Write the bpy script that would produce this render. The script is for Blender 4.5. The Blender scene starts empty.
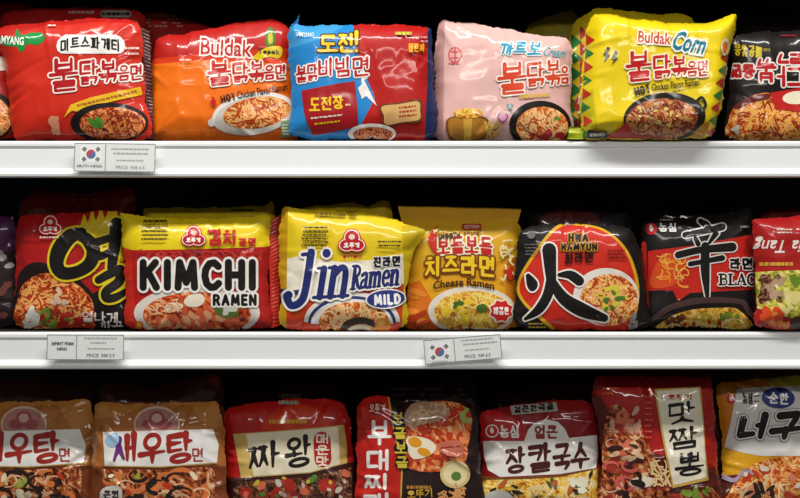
import bpy, math, random
import numpy as np
from mathutils import Vector, Matrix, Euler
from mathutils.geometry import delaunay_2d_cdt

# ------------------------------------------------------------------ camera, world, lights, exposure
scene = bpy.context.scene
COL = scene.collection
F_PX, DIST, EYE = 936.0, 1.30, 1.35          # focal length in pixels, camera distance to shelf front, eye height
cam_data = bpy.data.cameras.new('camera')
cam_data.sensor_width = 36.0
cam_data.lens = 36.0 * F_PX / 800.0
cam = bpy.data.objects.new('camera', cam_data)
COL.objects.link(cam)
cam.location = (0, -DIST, EYE)
cam.rotation_euler = (math.pi / 2, 0, 0)
scene.camera = cam

world = bpy.data.worlds.new('store_interior')
scene.world = world
world.use_nodes = True
bg = world.node_tree.nodes['Background']
bg.inputs[0].default_value = (1.0, 0.97, 0.93, 1)
bg.inputs[1].default_value = 0.10

def ceiling_strip(name, loc, size, watts, col, aim):
    d = bpy.data.lights.new(name, 'AREA')
    d.shape = 'RECTANGLE'; d.size, d.size_y = size
    d.energy = watts; d.color = col
    o = bpy.data.objects.new(name, d); COL.objects.link(o)
    o.location = loc
    o.rotation_euler = (Vector(aim) - Vector(loc)).to_track_quat('-Z', 'Y').to_euler()
    return o
ceiling_strip('aisle_strip_light', (-0.10, -0.72, EYE + 1.45), (2.2, 0.12), 39, (1.0, 0.975, 0.935), (-0.10, -0.10, 0.6))
ceiling_strip('far_aisle_strip_light', (0.35, -2.6, EYE + 1.5), (2.4, 0.16), 26, (1.0, 0.965, 0.91), (0.35, -1.2, 0))

vs = scene.view_settings
vs.view_transform = 'Standard'
vs.look = 'None'
vs.gamma = 1.0
vs.use_curve_mapping = False
vs.exposure = 0.0

# ------------------------------------------------------------------ colours and materials
def lin(hexs):
    hexs = hexs.lstrip('#')
    out = []
    for i in (0, 2, 4):
        c = int(hexs[i:i + 2], 16) / 255
        out.append(c / 12.92 if c <= 0.04045 else ((c + 0.055) / 1.055) ** 2.4)
    return (*out, 1)

MATS = {}
def bump_nodes(nt, bsdf, scale, strength, dist=0.0006, ridged=False):
    tc = nt.nodes.new('ShaderNodeTexCoord')
    nz = nt.nodes.new('ShaderNodeTexNoise')
    if ridged: nz.noise_type = 'RIDGED_MULTIFRACTAL'
    nz.inputs['Scale'].default_value = scale
    nz.inputs['Detail'].default_value = 2.5 if ridged else 3
    bp = nt.nodes.new('ShaderNodeBump')
    bp.inputs['Strength'].default_value = strength
    bp.inputs['Distance'].default_value = dist
    nt.links.new(tc.outputs['Object'], nz.inputs['Vector'])
    nt.links.new(nz.outputs['Fac'], bp.inputs['Height'])
    nt.links.new(bp.outputs['Normal'], bsdf.inputs['Normal'])
    return tc

def wrinkle_coat(nt, b, tc, wild):
    """the clear outer layer of the film has finer, sharper creases than the sheet below it"""
    nz = nt.nodes.new('ShaderNodeTexNoise'); nz.noise_type = 'RIDGED_MULTIFRACTAL'
    nz.inputs['Scale'].default_value = 17 if wild else 24
    nz.inputs['Detail'].default_value = 4
    nz.inputs['Distortion'].default_value = 0.6
    bp = nt.nodes.new('ShaderNodeBump'); bp.inputs['Strength'].default_value = 1.0
    bp.inputs['Distance'].default_value = 0.0060 if wild else 0.0026
    nt.links.new(tc.outputs['Object'], nz.inputs['Vector'])
    nt.links.new(nz.outputs['Fac'], bp.inputs['Height'])
    nt.links.new(bp.outputs['Normal'], b.inputs['Coat Normal'])
    b.inputs['Coat Weight'].default_value = 0.9 if wild else 0.5
    b.inputs['Coat Roughness'].default_value = 0.09 if wild else 0.11

def film(hexs, rough=0.34):
    """glossy printed packaging film of one ink colour"""
    key = ('film', hexs, rough)
    if key in MATS: return MATS[key]
    m = bpy.data.materials.new('printed_film_' + hexs.strip('#'))
    m.use_nodes = True
    nt = m.node_tree
    b = nt.nodes['Principled BSDF']
    b.inputs['Roughness'].default_value = 0.5
    b.inputs['Specular IOR Level'].default_value = 0.2
    tc = bump_nodes(nt, b, 30, 0.4, 0.0012, True)
    wrinkle_coat(nt, b, tc, rough < 0.3)
    # slight ink variation
    nz = nt.nodes.new('ShaderNodeTexNoise'); nz.inputs['Scale'].default_value = 35
    hs = nt.nodes.new('ShaderNodeHueSaturation'); hs.inputs['Color'].default_value = lin(hexs)
    mr = nt.nodes.new('ShaderNodeMapRange'); mr.inputs[3].default_value = 0.9; mr.inputs[4].default_value = 1.1
    nt.links.new(tc.outputs['Object'], nz.inputs['Vector'])
    nt.links.new(nz.outputs['Fac'], mr.inputs[0])
    nt.links.new(mr.outputs[0], hs.inputs['Value'])
    nt.links.new(hs.outputs[0], b.inputs['Base Color'])
    MATS[key] = m
    return m

def food(name, cols, scale=150.0, warp=0.006):
    """printed food photograph: warped strands in a ramp of colours"""
    key = ('food', name)
    if key in MATS: return MATS[key]
    m = bpy.data.materials.new('printed_' + name)
    m.use_nodes = True
    nt = m.node_tree
    b = nt.nodes['Principled BSDF']
    b.inputs['Roughness'].default_value = 0.5
    b.inputs['Specular IOR Level'].default_value = 0.2
    tc = bump_nodes(nt, b, 30, 0.4, 0.0012, True)
    wrinkle_coat(nt, b, tc, False)
    n1 = nt.nodes.new('ShaderNodeTexNoise'); n1.inputs['Scale'].default_value = 75; n1.inputs['Detail'].default_value = 2
    sub = nt.nodes.new('ShaderNodeVectorMath'); sub.operation = 'SUBTRACT'; sub.inputs[1].default_value = (.5, .5, .5)
    mul = nt.nodes.new('ShaderNodeVectorMath'); mul.operation = 'SCALE'; mul.inputs['Scale'].default_value = warp * 4
    add = nt.nodes.new('ShaderNodeVectorMath'); add.operation = 'ADD'
    wv = nt.nodes.new('ShaderNodeTexWave'); wv.inputs['Scale'].default_value = scale * 0.5
    wv.inputs['Distortion'].default_value = 4; wv.inputs['Detail'].default_value = 2; wv.bands_direction = 'DIAGONAL'
    n2 = nt.nodes.new('ShaderNodeTexNoise'); n2.inputs['Scale'].default_value = 110; n2.inputs['Detail'].default_value = 1
    mx = nt.nodes.new('ShaderNodeMath'); mx.operation = 'MULTIPLY_ADD'; mx.inputs[1].default_value = 0.4
    mr = nt.nodes.new('ShaderNodeMapRange'); mr.inputs[1].default_value = 0.3; mr.inputs[2].default_value = 0.7
    mr.inputs[3].default_value = 0; mr.inputs[4].default_value = 0.6
    rp = nt.nodes.new('ShaderNodeValToRGB')
    L = nt.links.new
    L(tc.outputs['Object'], n1.inputs['Vector']); L(n1.outputs['Color'], sub.inputs[0]); L(sub.outputs[0], mul.inputs[0])
    L(tc.outputs['Object'], add.inputs[0]); L(mul.outputs[0], add.inputs[1]); L(add.outputs[0], wv.inputs['Vector'])
    L(tc.outputs['Object'], n2.inputs['Vector']); L(n2.outputs['Fac'], mr.inputs[0])
    L(wv.outputs['Fac'], mx.inputs[0]); L(mr.outputs[0], mx.inputs[2]); L(mx.outputs[0], rp.inputs[0])
    el = rp.color_ramp.elements
    while len(el) < len(cols): el.new(0.5)
    for i, c in enumerate(cols):
        el[i].position = 0.08 + 0.84 * i / (len(cols) - 1); el[i].color = lin(c)
    L(rp.outputs[0], b.inputs['Base Color'])
    MATS[key] = m
    return m

def solid(name, hexs, rough=0.5, spec=0.5, bump=None):
    if name in MATS: return MATS[name]
    m = bpy.data.materials.new(name); m.use_nodes = True
    b = m.node_tree.nodes['Principled BSDF']
    b.inputs['Base Color'].default_value = lin(hexs)
    b.inputs['Roughness'].default_value = rough
    b.inputs['Specular IOR Level'].default_value = spec
    if bump: bump_nodes(m.node_tree, b, *bump)
    MATS[name] = m
    return m

# ------------------------------------------------------------------ object helpers
def tag(o, label=None, cat=None, group=None, kind=None):
    if label: o['label'] = label
    if cat: o['category'] = cat
    if group: o['group'] = group
    if kind: o['kind'] = kind
    return o

def empty(name, matrix):
    o = bpy.data.objects.new(name, None); COL.objects.link(o)
    o.empty_display_size = 0.03
    o.matrix_world = matrix
    return o

def mesh_obj(name, verts, faces, mats, mat_idx=None, parent=None, smooth=True):
    me = bpy.data.meshes.new(name)
    me.from_pydata([tuple(v) for v in verts], [], [tuple(f) for f in faces])
    for m in mats: me.materials.append(m)
    if mat_idx is not None: me.polygons.foreach_set('material_index', list(mat_idx))
    if smooth: me.polygons.foreach_set('use_smooth', [True] * len(me.polygons))
    me.update()
    o = bpy.data.objects.new(name, me); COL.objects.link(o)
    if parent: o.parent = parent
    return o

def box_data(x0, x1, y0, y1, z0, z1):
    v = [(x, y, z) for x in (x0, x1) for y in (y0, y1) for z in (z0, z1)]
    f = [(0, 1, 3, 2), (4, 6, 7, 5), (0, 4, 5, 1), (2, 3, 7, 6), (0, 2, 6, 4), (1, 5, 7, 3)]
    return v, f

# ------------------------------------------------------------------ the setting and the shelves
def pz(py, y=0.0):                     # world height seen at photo row py on a plane at depth y
    return EYE - (py - 249.0) * (DIST + y) / F_PX
def pxx(px, y=0.0):
    return (px - 400.0) * (DIST + y) / F_PX

SHELF_Z = [pz(141), pz(332), pz(332) - (pz(141) - pz(332))]
RAIL_H = pz(141) - pz(177.5)

v, f = box_data(-1.25, 1.25, 0.46, 0.48, 0.0, 2.1)
wall = mesh_obj('wall_back', v, f, [solid('black_back_panel', '#0d0b0b', 0.7)], smooth=False)  # near black so the colour deepens the shade behind the packets
tag(wall, kind='structure')
v, f = box_data(-2.5, 2.5, -4.0, 0.48, -0.02, 0.0)
fl = mesh_obj('floor', v, f, [solid('store_floor', '#8d8a84', 0.4)], smooth=False)
tag(fl, kind='structure')

M_RAIL = solid('white_painted_steel', '#f4f6f6', 0.4, 0.5, (60, 0.05, 0.0004))
M_BOARD = solid('shade_dark_board', '#191614', 0.6)  # dark colour puts the shade under the shelves into the boards
M_BRACKET = solid('black_steel_bracket', '#141414', 0.5)

def extrude_x(profile, x0, x1):
    n = len(profile)
    v = [(x0, y, z) for y, z in profile] + [(x1, y, z) for y, z in profile]
    f = [(i, (i + 1) % n, n + (i + 1) % n, n + i) for i in range(n)]
    f += [tuple(range(n - 1, -1, -1)), tuple(range(n, 2 * n))]
    return v, f

def make_shelf(z, label):
    e = empty('shelf', Matrix.Translation((0, 0, z)))
    tag(e, label, 'shelf', 'white fronted shelves of the noodle display')
    v, f = box_data(-1.2, 1.2, 0.004, 0.459, -0.022, -0.0005)
    mesh_obj('board', v, f, [M_BOARD], parent=e, smooth=False)
    H = RAIL_H
    # channel shaped price rail: rounded top roll, groove, flat card face, outward bottom lip
    prof = [(0.0035, 0.0), (0.0005, 0.0), (-0.0020, -0.0012), (-0.0030, -0.0035), (-0.0030, -0.0072), (-0.0020, -0.0088),
            (-0.0004, -0.0096), (-0.0004, -0.0108), (-0.0012, -0.0116), (-0.0016, -H + 0.0125),
            (-0.0030, -H + 0.0105), (-0.0075, -H + 0.0070), (-0.0085, -H + 0.0045), (-0.0080, -H + 0.0015), (-0.0060, -H),
            (0.0035, -H)]
    prof = prof[::-1]
    v, f = extrude_x(prof, -1.2, 1.2)
    r = mesh_obj('price_rail', v, f, [M_RAIL], parent=e, smooth=False)
    for x in (-1.0, 1.0):
        v, f = extrude_x([(0.06, -0.0225), (0.455, -0.0225), (0.455, -0.085), (0.40, -0.085)], x - 0.006, x + 0.006)
        mesh_obj('bracket', v, f, [M_BRACKET], parent=e, smooth=False)
    return e
make_shelf(SHELF_Z[0], 'upper white shelf with one flag card, under the bright hot chicken noodle packets')
make_shelf(SHELF_Z[1], 'middle white shelf with two cards on its rail, under the KIMCHI packet')
make_shelf(SHELF_Z[2], 'lowest shelf, under the packets cut off by the bottom of the picture')
make_shelf(SHELF_Z[0] + 0.30, 'unseen topmost shelf above the picture, kept to shade the upper packets')  # out of view, kept so the upper rear packets stay dark

# ------------------------------------------------------------------ 2D shapes, all in photo pixels (y down)
def E(cx, cy, rx, ry, rot=0, n=40, a0=0, a1=360):
    c, s = math.cos(math.radians(rot)), math.sin(math.radians(rot))
    full = abs(a1 - a0) >= 360
    out = []
    for i in range(n if full else n + 1):
        a = math.radians(a0 + (a1 - a0) * i / n)
        x, y = rx * math.cos(a), ry * math.sin(a)
        out.append((cx + x * c - y * s, cy + x * s + y * c))
    return [out]
def P(*pts): return [list(pts)]
def spline(pts, closed=False, n=6):
    pts = [tuple(p) for p in pts]
    N = len(pts); out = []
    g = (lambda i: pts[i % N]) if closed else (lambda i: pts[min(max(i, 0), N - 1)])
    for i in range(N if closed else N - 1):
        p0, p1, p2, p3 = g(i - 1), g(i), g(i + 1), g(i + 2)
        for k in range(n):
            t = k / n
            out.append(tuple(0.5 * (2 * p1[j] + (p2[j] - p0[j]) * t + (2 * p0[j] - 5 * p1[j] + 4 * p2[j] - p3[j]) * t * t
                                    + (3 * p1[j] - p0[j] - 3 * p2[j] + p3[j]) * t ** 3) for j in range(len(p1))))
    if not closed: out.append(pts[-1])
    return out
def SP(*pts): return [spline(pts, True)]
def S(pts, w, curve=False):
    """brush stroke; w is one width or one width per point"""
    pts = [tuple(p[:2]) for p in pts]
    ws = list(w) if hasattr(w, '__len__') else [w] * len(pts)
    if curve and len(pts) > 2:
        q = spline([(p[0], p[1], ww) for p, ww in zip(pts, ws)], False, 5)
        pts = [(a, b) for a, b, _ in q]; ws = [c for _, _, c in q]
    out = []
    for i, (x, y) in enumerate(pts):
        r = max(ws[i], 0.05) / 2
        k = 8 if r < 2.5 else 12
        out.append([(x + r * math.cos(2 * math.pi * j / k), y + r * math.sin(2 * math.pi * j / k)) for j in range(k)])
    for (x0, y0), (x1, y1), a, b in zip(pts[:-1], pts[1:], ws[:-1], ws[1:]):
        dx, dy = x1 - x0, y1 - y0
        L = math.hypot(dx, dy)
        if L < 1e-6: continue
        nx, ny = -dy / L, dx / L
        out.append([(x0 + nx * a / 2, y0 + ny * a / 2), (x0 - nx * a / 2, y0 - ny * a / 2),
                    (x1 - nx * b / 2, y1 - ny * b / 2), (x1 + nx * b / 2, y1 + ny * b / 2)])
    return out
def xform(shapes, cx, cy, rot=0, sx=1, sy=1, shear=0, dx=0, dy=0):
    c, s = math.cos(math.radians(rot)), math.sin(math.radians(rot))
    out = []
    for poly in shapes:
        q = []
        for x, y in poly:
            x, y = (x - cx) * sx, (y - cy) * sy
            x -= shear * y
            q.append((cx + x * c - y * s + dx, cy + x * s + y * c + dy))
        out.append(q)
    return out
def arch(shapes, x0, x1, sag):
    """bend upward in the middle by sag pixels"""
    out = []
    for poly in shapes:
        out.append([(x, y - sag * (1 - ((2 * x - x0 - x1) / (x1 - x0)) ** 2)) for x, y in poly])
    return out

TXT = {}
def glyphs(body, bold):
    key = (body, round(bold, 4))
    if key not in TXT:
        c = bpy.data.curves.new('type', 'FONT'); c.body = body; c.offset = bold; c.resolution_u = 2
        o = bpy.data.objects.new('type', c); COL.objects.link(o)
        bpy.context.view_layer.update()
        ev = o.evaluated_get(bpy.context.evaluated_depsgraph_get()); m = ev.to_mesh()
        vs_ = [(q.co.x, q.co.y) for q in m.vertices]
        TXT[key] = [[vs_[i] for i in p.vertices] for p in m.polygons]
        ev.to_mesh_clear(); bpy.data.objects.remove(o); bpy.data.curves.remove(c)
    return TXT[key]
def TX(body, x0, y0, x1, y1, bold=0.0, slant=0.0, rot=0.0, grow=0.0):
    tris = glyphs(body, bold)
    xs = [x for t in tris for x, _ in t]; ys = [y for t in tris for _, y in t]
    ax, bx, ay, by = min(xs), max(xs), min(ys), max(ys)
    kx, ky = (x1 - x0) / (bx - ax), (y1 - y0) / (by - ay)
    if grow: tris = glyphs(body, bold + grow / ((kx + ky) / 2))
    out = [[(x0 + (x - ax) * kx, y1 - (y - ay) * ky) for x, y in t] for t in tris]
    if slant or rot: out = xform(out, (x0 + x1) / 2, (y0 + y1) / 2, rot, shear=slant)
    return out
def TXO(grow, body, x0, y0, x1, y1, bold=0.0, slant=0.0, rot=0.0):
    """the outline behind TX: the same letters grown by some pixels"""
    return TX(body, x0, y0, x1, y1, bold, slant, rot, grow)

def _arc(cx, cy, rx, ry, a0=90, a1=450, n=14):
    return [(cx + rx * math.cos(math.radians(a0 + (a1 - a0) * i / n)), cy + ry * math.sin(math.radians(a0 + (a1 - a0) * i / n))) for i in range(n + 1)]
JAMO = {
 'ㄱ': [[(0, .95), (1, .95), (.95, .5), (.75, 0)]], 'ㄴ': [[(.05, 1), (.05, .08), (1, .08)]],
 'ㄷ': [[(1, 1), (.05, 1), (.05, .05), (1, .05)]],
 'ㄹ': [[(0, 1), (.95, 1), (.95, .55), (.05, .55), (.05, 0), (1, 0)]],
 'ㅁ': [[(.05, 1), (.95, 1), (.95, 0), (.05, 0), (.05, 1)]],
 'ㅂ': [[(.05, 1), (.05, 0), (.95, 0), (.95, 1)], [(.05, .5), (.95, .5)]],
 'ㅅ': [[(.5, 1), (.4, .5), (0, 0)], [(.48, .6), (1, 0)]],
 'ㅇ': [_arc(.5, .5, .48, .48)],
 'ㅈ': [[(.05, .95), (.95, .95)], [(.55, .95), (.4, .45), (0, 0)], [(.48, .55), (1, 0)]],
 'ㅊ': [[(.35, 1.12), (.65, 1.12)], [(.05, .8), (.95, .8)], [(.55, .8), (.4, .4), (0, 0)], [(.48, .5), (1, 0)]],
 'ㅋ': [[(0, .95), (1, .95), (.95, .5), (.7, 0)], [(0, .5), (.92, .52)]],
 'ㅌ': [[(1, 1), (.05, 1), (.05, 0), (1, 0)], [(.05, .5), (.95, .5)]],
 'ㅍ': [[(0, 1), (1, 1)], [(.3, 1), (.3, 0)], [(.7, 1), (.7, 0)], [(0, 0), (1, 0)]],
 'ㅎ': [[(.3, 1.05), (.7, 1.05)], [(0, .8), (1, .8)], _arc(.5, .3, .34, .32)],
}
for d, s in (('ㄲ', 'ㄱ'), ('ㄸ', 'ㄷ'), ('ㅃ', 'ㅂ'), ('ㅆ', 'ㅅ'), ('ㅉ', 'ㅈ')):
    JAMO[d] = [[(x * .44 + o, y) for x, y in st] for o in (0, .56) for st in JAMO[s]]
JAMO['ㄺ'] = [[(x * .42, y) for x, y in st] for st in JAMO['ㄹ']] + [[(x * .42 + .58, y) for x, y in st] for st in JAMO['ㄱ']]
VV = {'ㅣ': [[(.5, 1), (.5, 0)]], 'ㅏ': [[(.3, 1), (.3, 0)], [(.3, .52), (1, .52)]], 'ㅓ': [[(.7, 1), (.7, 0)], [(.7, .55), (0, .55)]],
      'ㅑ': [[(.3, 1), (.3, 0)], [(.3, .65), (1, .65)], [(.3, .4), (1, .4)]], 'ㅕ': [[(.7, 1), (.7, 0)], [(.7, .68), (0, .68)], [(.7, .38), (0, .38)]],
      'ㅐ': [[(.15, .95), (.15, .05)], [(.15, .5), (.85, .5)], [(.85, 1), (.85, 0)]], 'ㅔ': [[(.45, .95), (.45, .05)], [(.45, .5), (-.1, .5)], [(.9, 1), (.9, 0)]]}
VH = {'ㅗ': [[(0, .1), (1, .1)], [(.5, .1), (.5, 1)]], 'ㅜ': [[(0, .85), (1, .85)], [(.5, .85), (.5, 0)]], 'ㅡ': [[(0, .5), (1, .5)]],
      'ㅛ': [[(0, .1), (1, .1)], [(.32, .1), (.32, 1)], [(.68, .1), (.68, 1)]], 'ㅠ': [[(0, .85), (1, .85)], [(.32, .85), (.32, 0)], [(.68, .85), (.68, 0)]]}
L_INIT = 'ㄱㄲㄴㄷㄸㄹㅁㅂㅃㅅㅆㅇㅈㅉㅊㅋㅌㅍㅎ'
L_VOW = ['ㅏ', 'ㅐ', 'ㅑ', 'ㅒ', 'ㅓ', 'ㅔ', 'ㅕ', 'ㅖ', 'ㅗ', 'ㅘ', 'ㅙ', 'ㅚ', 'ㅛ', 'ㅜ', 'ㅝ', 'ㅞ', 'ㅟ', 'ㅠ', 'ㅡ', 'ㅢ', 'ㅣ']
L_FIN = ['', 'ㄱ', 'ㄲ', 'ㄳ', 'ㄴ', 'ㄵ', 'ㄶ', 'ㄷ', 'ㄹ', 'ㄺ', 'ㄻ', 'ㄼ', 'ㄽ', 'ㄾ', 'ㄿ', 'ㅀ', 'ㅁ', 'ㅂ', 'ㅄ', 'ㅅ', 'ㅆ', 'ㅇ', 'ㅈ', 'ㅊ', 'ㅋ', 'ㅌ', 'ㅍ', 'ㅎ']
def syllable(ch):
    c = ord(ch) - 0xAC00
    i, v, f = L_INIT[c // 588], L_VOW[(c % 588) // 28], L_FIN[c % 28]
    def put(strokes, x0, y0, x1, y1): return [[(x0 + x * (x1 - x0), y0 + y * (y1 - y0)) for x, y in s] for s in strokes]
    out = []
    lo = 0.40 if f else 0.0
    if v in VV:
        e = .45 if v in 'ㅐㅔ' else (.6 if i in 'ㄲㄸㅃㅆㅉ' else .56)
        out += put(JAMO[i], 0.0, lo + (.04 if f else .12), e, .97 if f else .9)
        out += put(VV[v], e + .1, lo, 1.0, 1.0)
    elif v in VH:
        a = .64 if f else .48
        out += put(JAMO[i], .16, a, .84, 1.0)
        b0, b1 = (.34, .56) if f else (.02, .40)
        if v == 'ㅡ': b0, b1 = b0 + .04, b1 + .04
        out += put(VH[v], -.04, b0, 1.04, b1)
    else:                                  # ㅘ
        out += put(JAMO[i], .06, lo + .24, .56, 1.0)
        out += put(VH['ㅗ'], -.02, lo + .02, .64, lo + .2)
        out += put(VV['ㅏ'], .72, lo - .02, 1.0, 1.0)
    if f: out += put(JAMO[f], .12, 0, .94, .26)
    return out
def HG(spec, w, grow=0.0, brush=0.25, rot=0.0, lean=0.0, tilt=0.0):
    """hangul from strokes. spec: list of (char, x0, y0, x1, y1)"""
    out = []
    for ch, x0, y0, x1, y1 in spec:
        if ch == '!':
            m = (x0 + x1) / 2
            sh = S([(m, y0), (m, y0 + .62 * (y1 - y0))], [w * 1.4 + 2 * grow, w + 2 * grow]) + S([(m, y1), (m, y1 + .01)], w * 1.2 + 2 * grow)
            out += sh; continue
        hw = w / 2
        X0, X1, Y0, Y1 = x0 + hw, x1 - hw, y0 + hw, y1 - hw
        for st in syllable(ch):
            pts = [(X0 + a * (X1 - X0) + lean * (b - .5), Y1 - b * (Y1 - Y0) - tilt * (a - .5) * (X1 - X0)) for a, b in st]
            n = len(pts)
            horiz = n == 2 and abs(st[0][1] - st[1][1]) < 0.05
            ws = []
            for k in range(n):
                t = k / max(n - 1, 1)
                ws.append(w * ((1 + brush * .5) - brush * t) * (.9 if horiz else 1) + 2 * grow)
            if n > 8: ws = [w * .92 + 2 * grow] * n
            out += S(pts, ws)
    return xform(out, (spec[0][1] + spec[-1][3]) / 2, (spec[0][2] + spec[-1][4]) / 2, rot) if rot else out
def row(text, x0, y0, x1, y1, gap=0.06, rise=0.0):
    n = len(text); w = (x1 - x0) / n
    return [(c, x0 + i * w + gap * w / 2, y0 - rise * i / max(n - 1, 1), x0 + (i + 1) * w - gap * w / 2, y1 - rise * i / max(n - 1, 1)) for i, c in enumerate(text)]
def column(text, x0, y0, x1, y1, gap=0.08):
    n = len(text); h = (y1 - y0) / n
    return [(c, x0, y0 + i * h + gap * h / 2, x1, y0 + (i + 1) * h - gap * h / 2) for i, c in enumerate(text)]

SER = {'J': (.62, [([(.62, 1), (.62, .2), (.5, -.02), (.25, -.06), (.08, .1)], 1), ([(.36, .97), (.68, .97)], .5), ([(.08, .14), (.12, .16)], 1.1)]),
 'i': (.36, [([(.22, .62), (.22, .03)], 1), ([(.02, .63), (.2, .63)], .5), ([(.02, .03), (.42, .03)], .5), ([(.22, .93), (.22, .94)], 1.25)]),
 'n': (.74, [([(.2, .62), (.2, .03)], 1), ([(.02, .63), (.2, .63)], .5), ([(.02, .03), (.38, .03)], .5), ([(.22, .48), (.42, .62), (.58, .52), (.6, .03)], .95), ([(.46, .03), (.78, .03)], .5)]),
 'R': (.72, [([(.2, .95), (.2, .03)], 1), ([(.02, .97), (.35, .97), (.56, .85), (.56, .65), (.35, .52), (.2, .52)], .75), ([(.02, .03), (.38, .03)], .5), ([(.36, .52), (.56, .12), (.74, .03)], .95)]),
 'a': (.58, [([(.1, .55), (.3, .64), (.44, .55), (.44, .1), (.58, .03)], .9), ([(.44, .38), (.2, .34), (.08, .18), (.22, .03), (.44, .16)], .7)]),
 'm': (1.08, [([(.2, .62), (.2, .03)], 1), ([(.02, .63), (.2, .63)], .5), ([(.05, .03), (.36, .03)], .5), ([(.22, .5), (.38, .62), (.52, .52), (.54, .03)], .9), ([(.56, .5), (.72, .62), (.86, .52), (.88, .03)], .9), ([(.42, .03), (.66, .03)], .5), ([(.76, .03), (1.02, .03)], .5)]),
 'e': (.56, [([(.1, .36), (.48, .36), (.44, .58), (.28, .64), (.1, .5), (.1, .2), (.28, .03), (.48, .12)], .8)]),
 'B': (.7, [([(.18, .97), (.18, .03)], 1), ([(.02, .97), (.4, .97), (.56, .85), (.52, .6), (.18, .54)], .65), ([(.18, .54), (.5, .52), (.62, .3), (.52, .06), (.02, .03)], .65)]),
 'L': (.66, [([(.2, .97), (.2, .03)], 1), ([(.02, .97), (.4, .97)], .45), ([(.02, .03), (.6, .03), (.62, .25)], .55)]),
 'A': (.78, [([(.4, .97), (.1, .03)], .6), ([(.4, .97), (.66, .03)], 1), ([(.2, .34), (.56, .34)], .5), ([(0, .03), (.22, .03)], .45), ([(.5, .03), (.8, .03)], .45)]),
 'C': (.7, [([(.62, .75), (.42, .98), (.18, .85), (.1, .5), (.18, .15), (.42, .02), (.62, .2)], .85), ([(.62, .95), (.62, .7)], .5)]),
 'K': (.76, [([(.18, .97), (.18, .03)], 1), ([(.02, .97), (.36, .97)], .45), ([(.02, .03), (.36, .03)], .45), ([(.62, .97), (.22, .5)], .55), ([(.3, .56), (.66, .03)], .95)])}
def SERIF(text, x0, y0, x1, y1, w, grow=0.0, slant=0.0, rise=0.0):
    tot = sum(SER[c][0] for c in text)
    k = (x1 - x0) / tot; out = []; x = x0
    for c in text:
        for pts, wf in SER[c][1]:
            q = []
            for a, b in pts:
                X = x + a * k + slant * (b - .3) * (y1 - y0)
                Y = y1 - b * (y1 - y0) - rise * (X - x0) / (x1 - x0)
                q.append((X, Y))
            out += S(q, w * wf + 2 * grow, curve=len(q) > 3)
        x += SER[c][0] * k
    return out
SANS = {'K': (.82, [[(0, 1), (0, 0)], [(.74, 1), (.06, .46)], [(.3, .62), (.8, 0)]]), 'I': (.1, [[(.05, 1), (.05, 0)]]),
 'M': (1.0, [[(0, 0), (.1, 1), (.5, .2), (.9, 1), (1, 0)]]), 'C': (.86, [[(.84, .84), (.6, .99), (.3, .95), (.08, .72), (.03, .45), (.14, .14), (.38, .0), (.62, .01), (.86, .16)]]),
 'H': (.8, [[(0, 1), (0, 0)], [(.8, 1), (.8, 0)], [(0, .5), (.8, .5)]]), 'R': (.75, [[(0, 0), (0, 1), (.45, 1), (.68, .86), (.68, .64), (.45, .5), (0, .5)], [(.4, .5), (.75, 0)]]),
 'A': (.85, [[(0, 0), (.42, 1), (.85, 0)], [(.16, .34), (.7, .34)]]), 'E': (.62, [[(.62, 1), (0, 1), (0, 0), (.62, 0)], [(0, .52), (.55, .52)]]), 'N': (.78, [[(0, 0), (0, 1), (.78, 0), (.78, 1)]]),
 'L': (.58, [[(0, 1), (0, 0), (.58, 0)]]), 'D': (.78, [[(0, 0), (0, 1), (.4, 1), (.7, .8), (.78, .5), (.7, .2), (.4, 0), (0, 0)]]), 'W': (1.1, [[(0, 1), (.25, 0), (.55, .85), (.85, 0), (1.1, 1)]]),
 'Y': (.76, [[(0, 1), (.38, .5), (.76, 1)], [(.38, .5), (.38, 0)]]), 'U': (.76, [[(0, 1), (0, .3), (.14, .04), (.38, 0), (.62, .04), (.76, .3), (.76, 1)]]),
 'O': (.86, [_arc(.43, .5, .43, .5)]), 'T': (.74, [[(0, 1), (.74, 1)], [(.37, 1), (.37, 0)]]), 'P': (.7, [[(0, 0), (0, 1), (.45, 1), (.68, .86), (.68, .62), (.45, .48), (0, .48)]])}
def GOTHIC(text, x0, y0, x1, y1, w, grow=0.0, rot=0.0, gap=0.3):
    """plain round ended capitals"""
    h = y1 - y0 - w
    tot = sum(SANS[c][0] for c in text) + (gap + w / max(h, 1e-6)) * (len(text) - 1)
    k = (x1 - x0 - w) / tot
    out = []; x = x0 + w / 2
    for c in text:
        for st in SANS[c][1]: out += S([(x + a * k, y1 - w / 2 - b * h) for a, b in st], w + 2 * grow)
        x += (SANS[c][0] + gap + w / max(h, 1e-6)) * k
    return xform(out, (x0 + x1) / 2, (y0 + y1) / 2, rot) if rot else out
def curls(poly, n, w, seed, r0=6.0):
    """C-shaped prawn tails and mussel edges"""
    if isinstance(poly[0], list): poly = poly[0]
    r = random.Random(seed); out = []
    xs = [p[0] for p in poly]; ys = [p[1] for p in poly]; k = tries = 0
    while k < n and tries < n * 30:
        tries += 1
        cx, cy = r.uniform(min(xs), max(xs)), r.uniform(min(ys), max(ys)); R_ = r0 * r.uniform(.7, 1.3); a = r.uniform(0, 6.28)
        pts = [(cx + R_ * math.cos(a + t * .5) * 1.2, cy + R_ * math.sin(a + t * .5) * .8) for t in range(8)]
        if not all(inside(poly, *q) for q in pts): continue
        out += S(pts, [w * (1.1 - .1 * t) for t in range(8)]); k += 1
    return out
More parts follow.
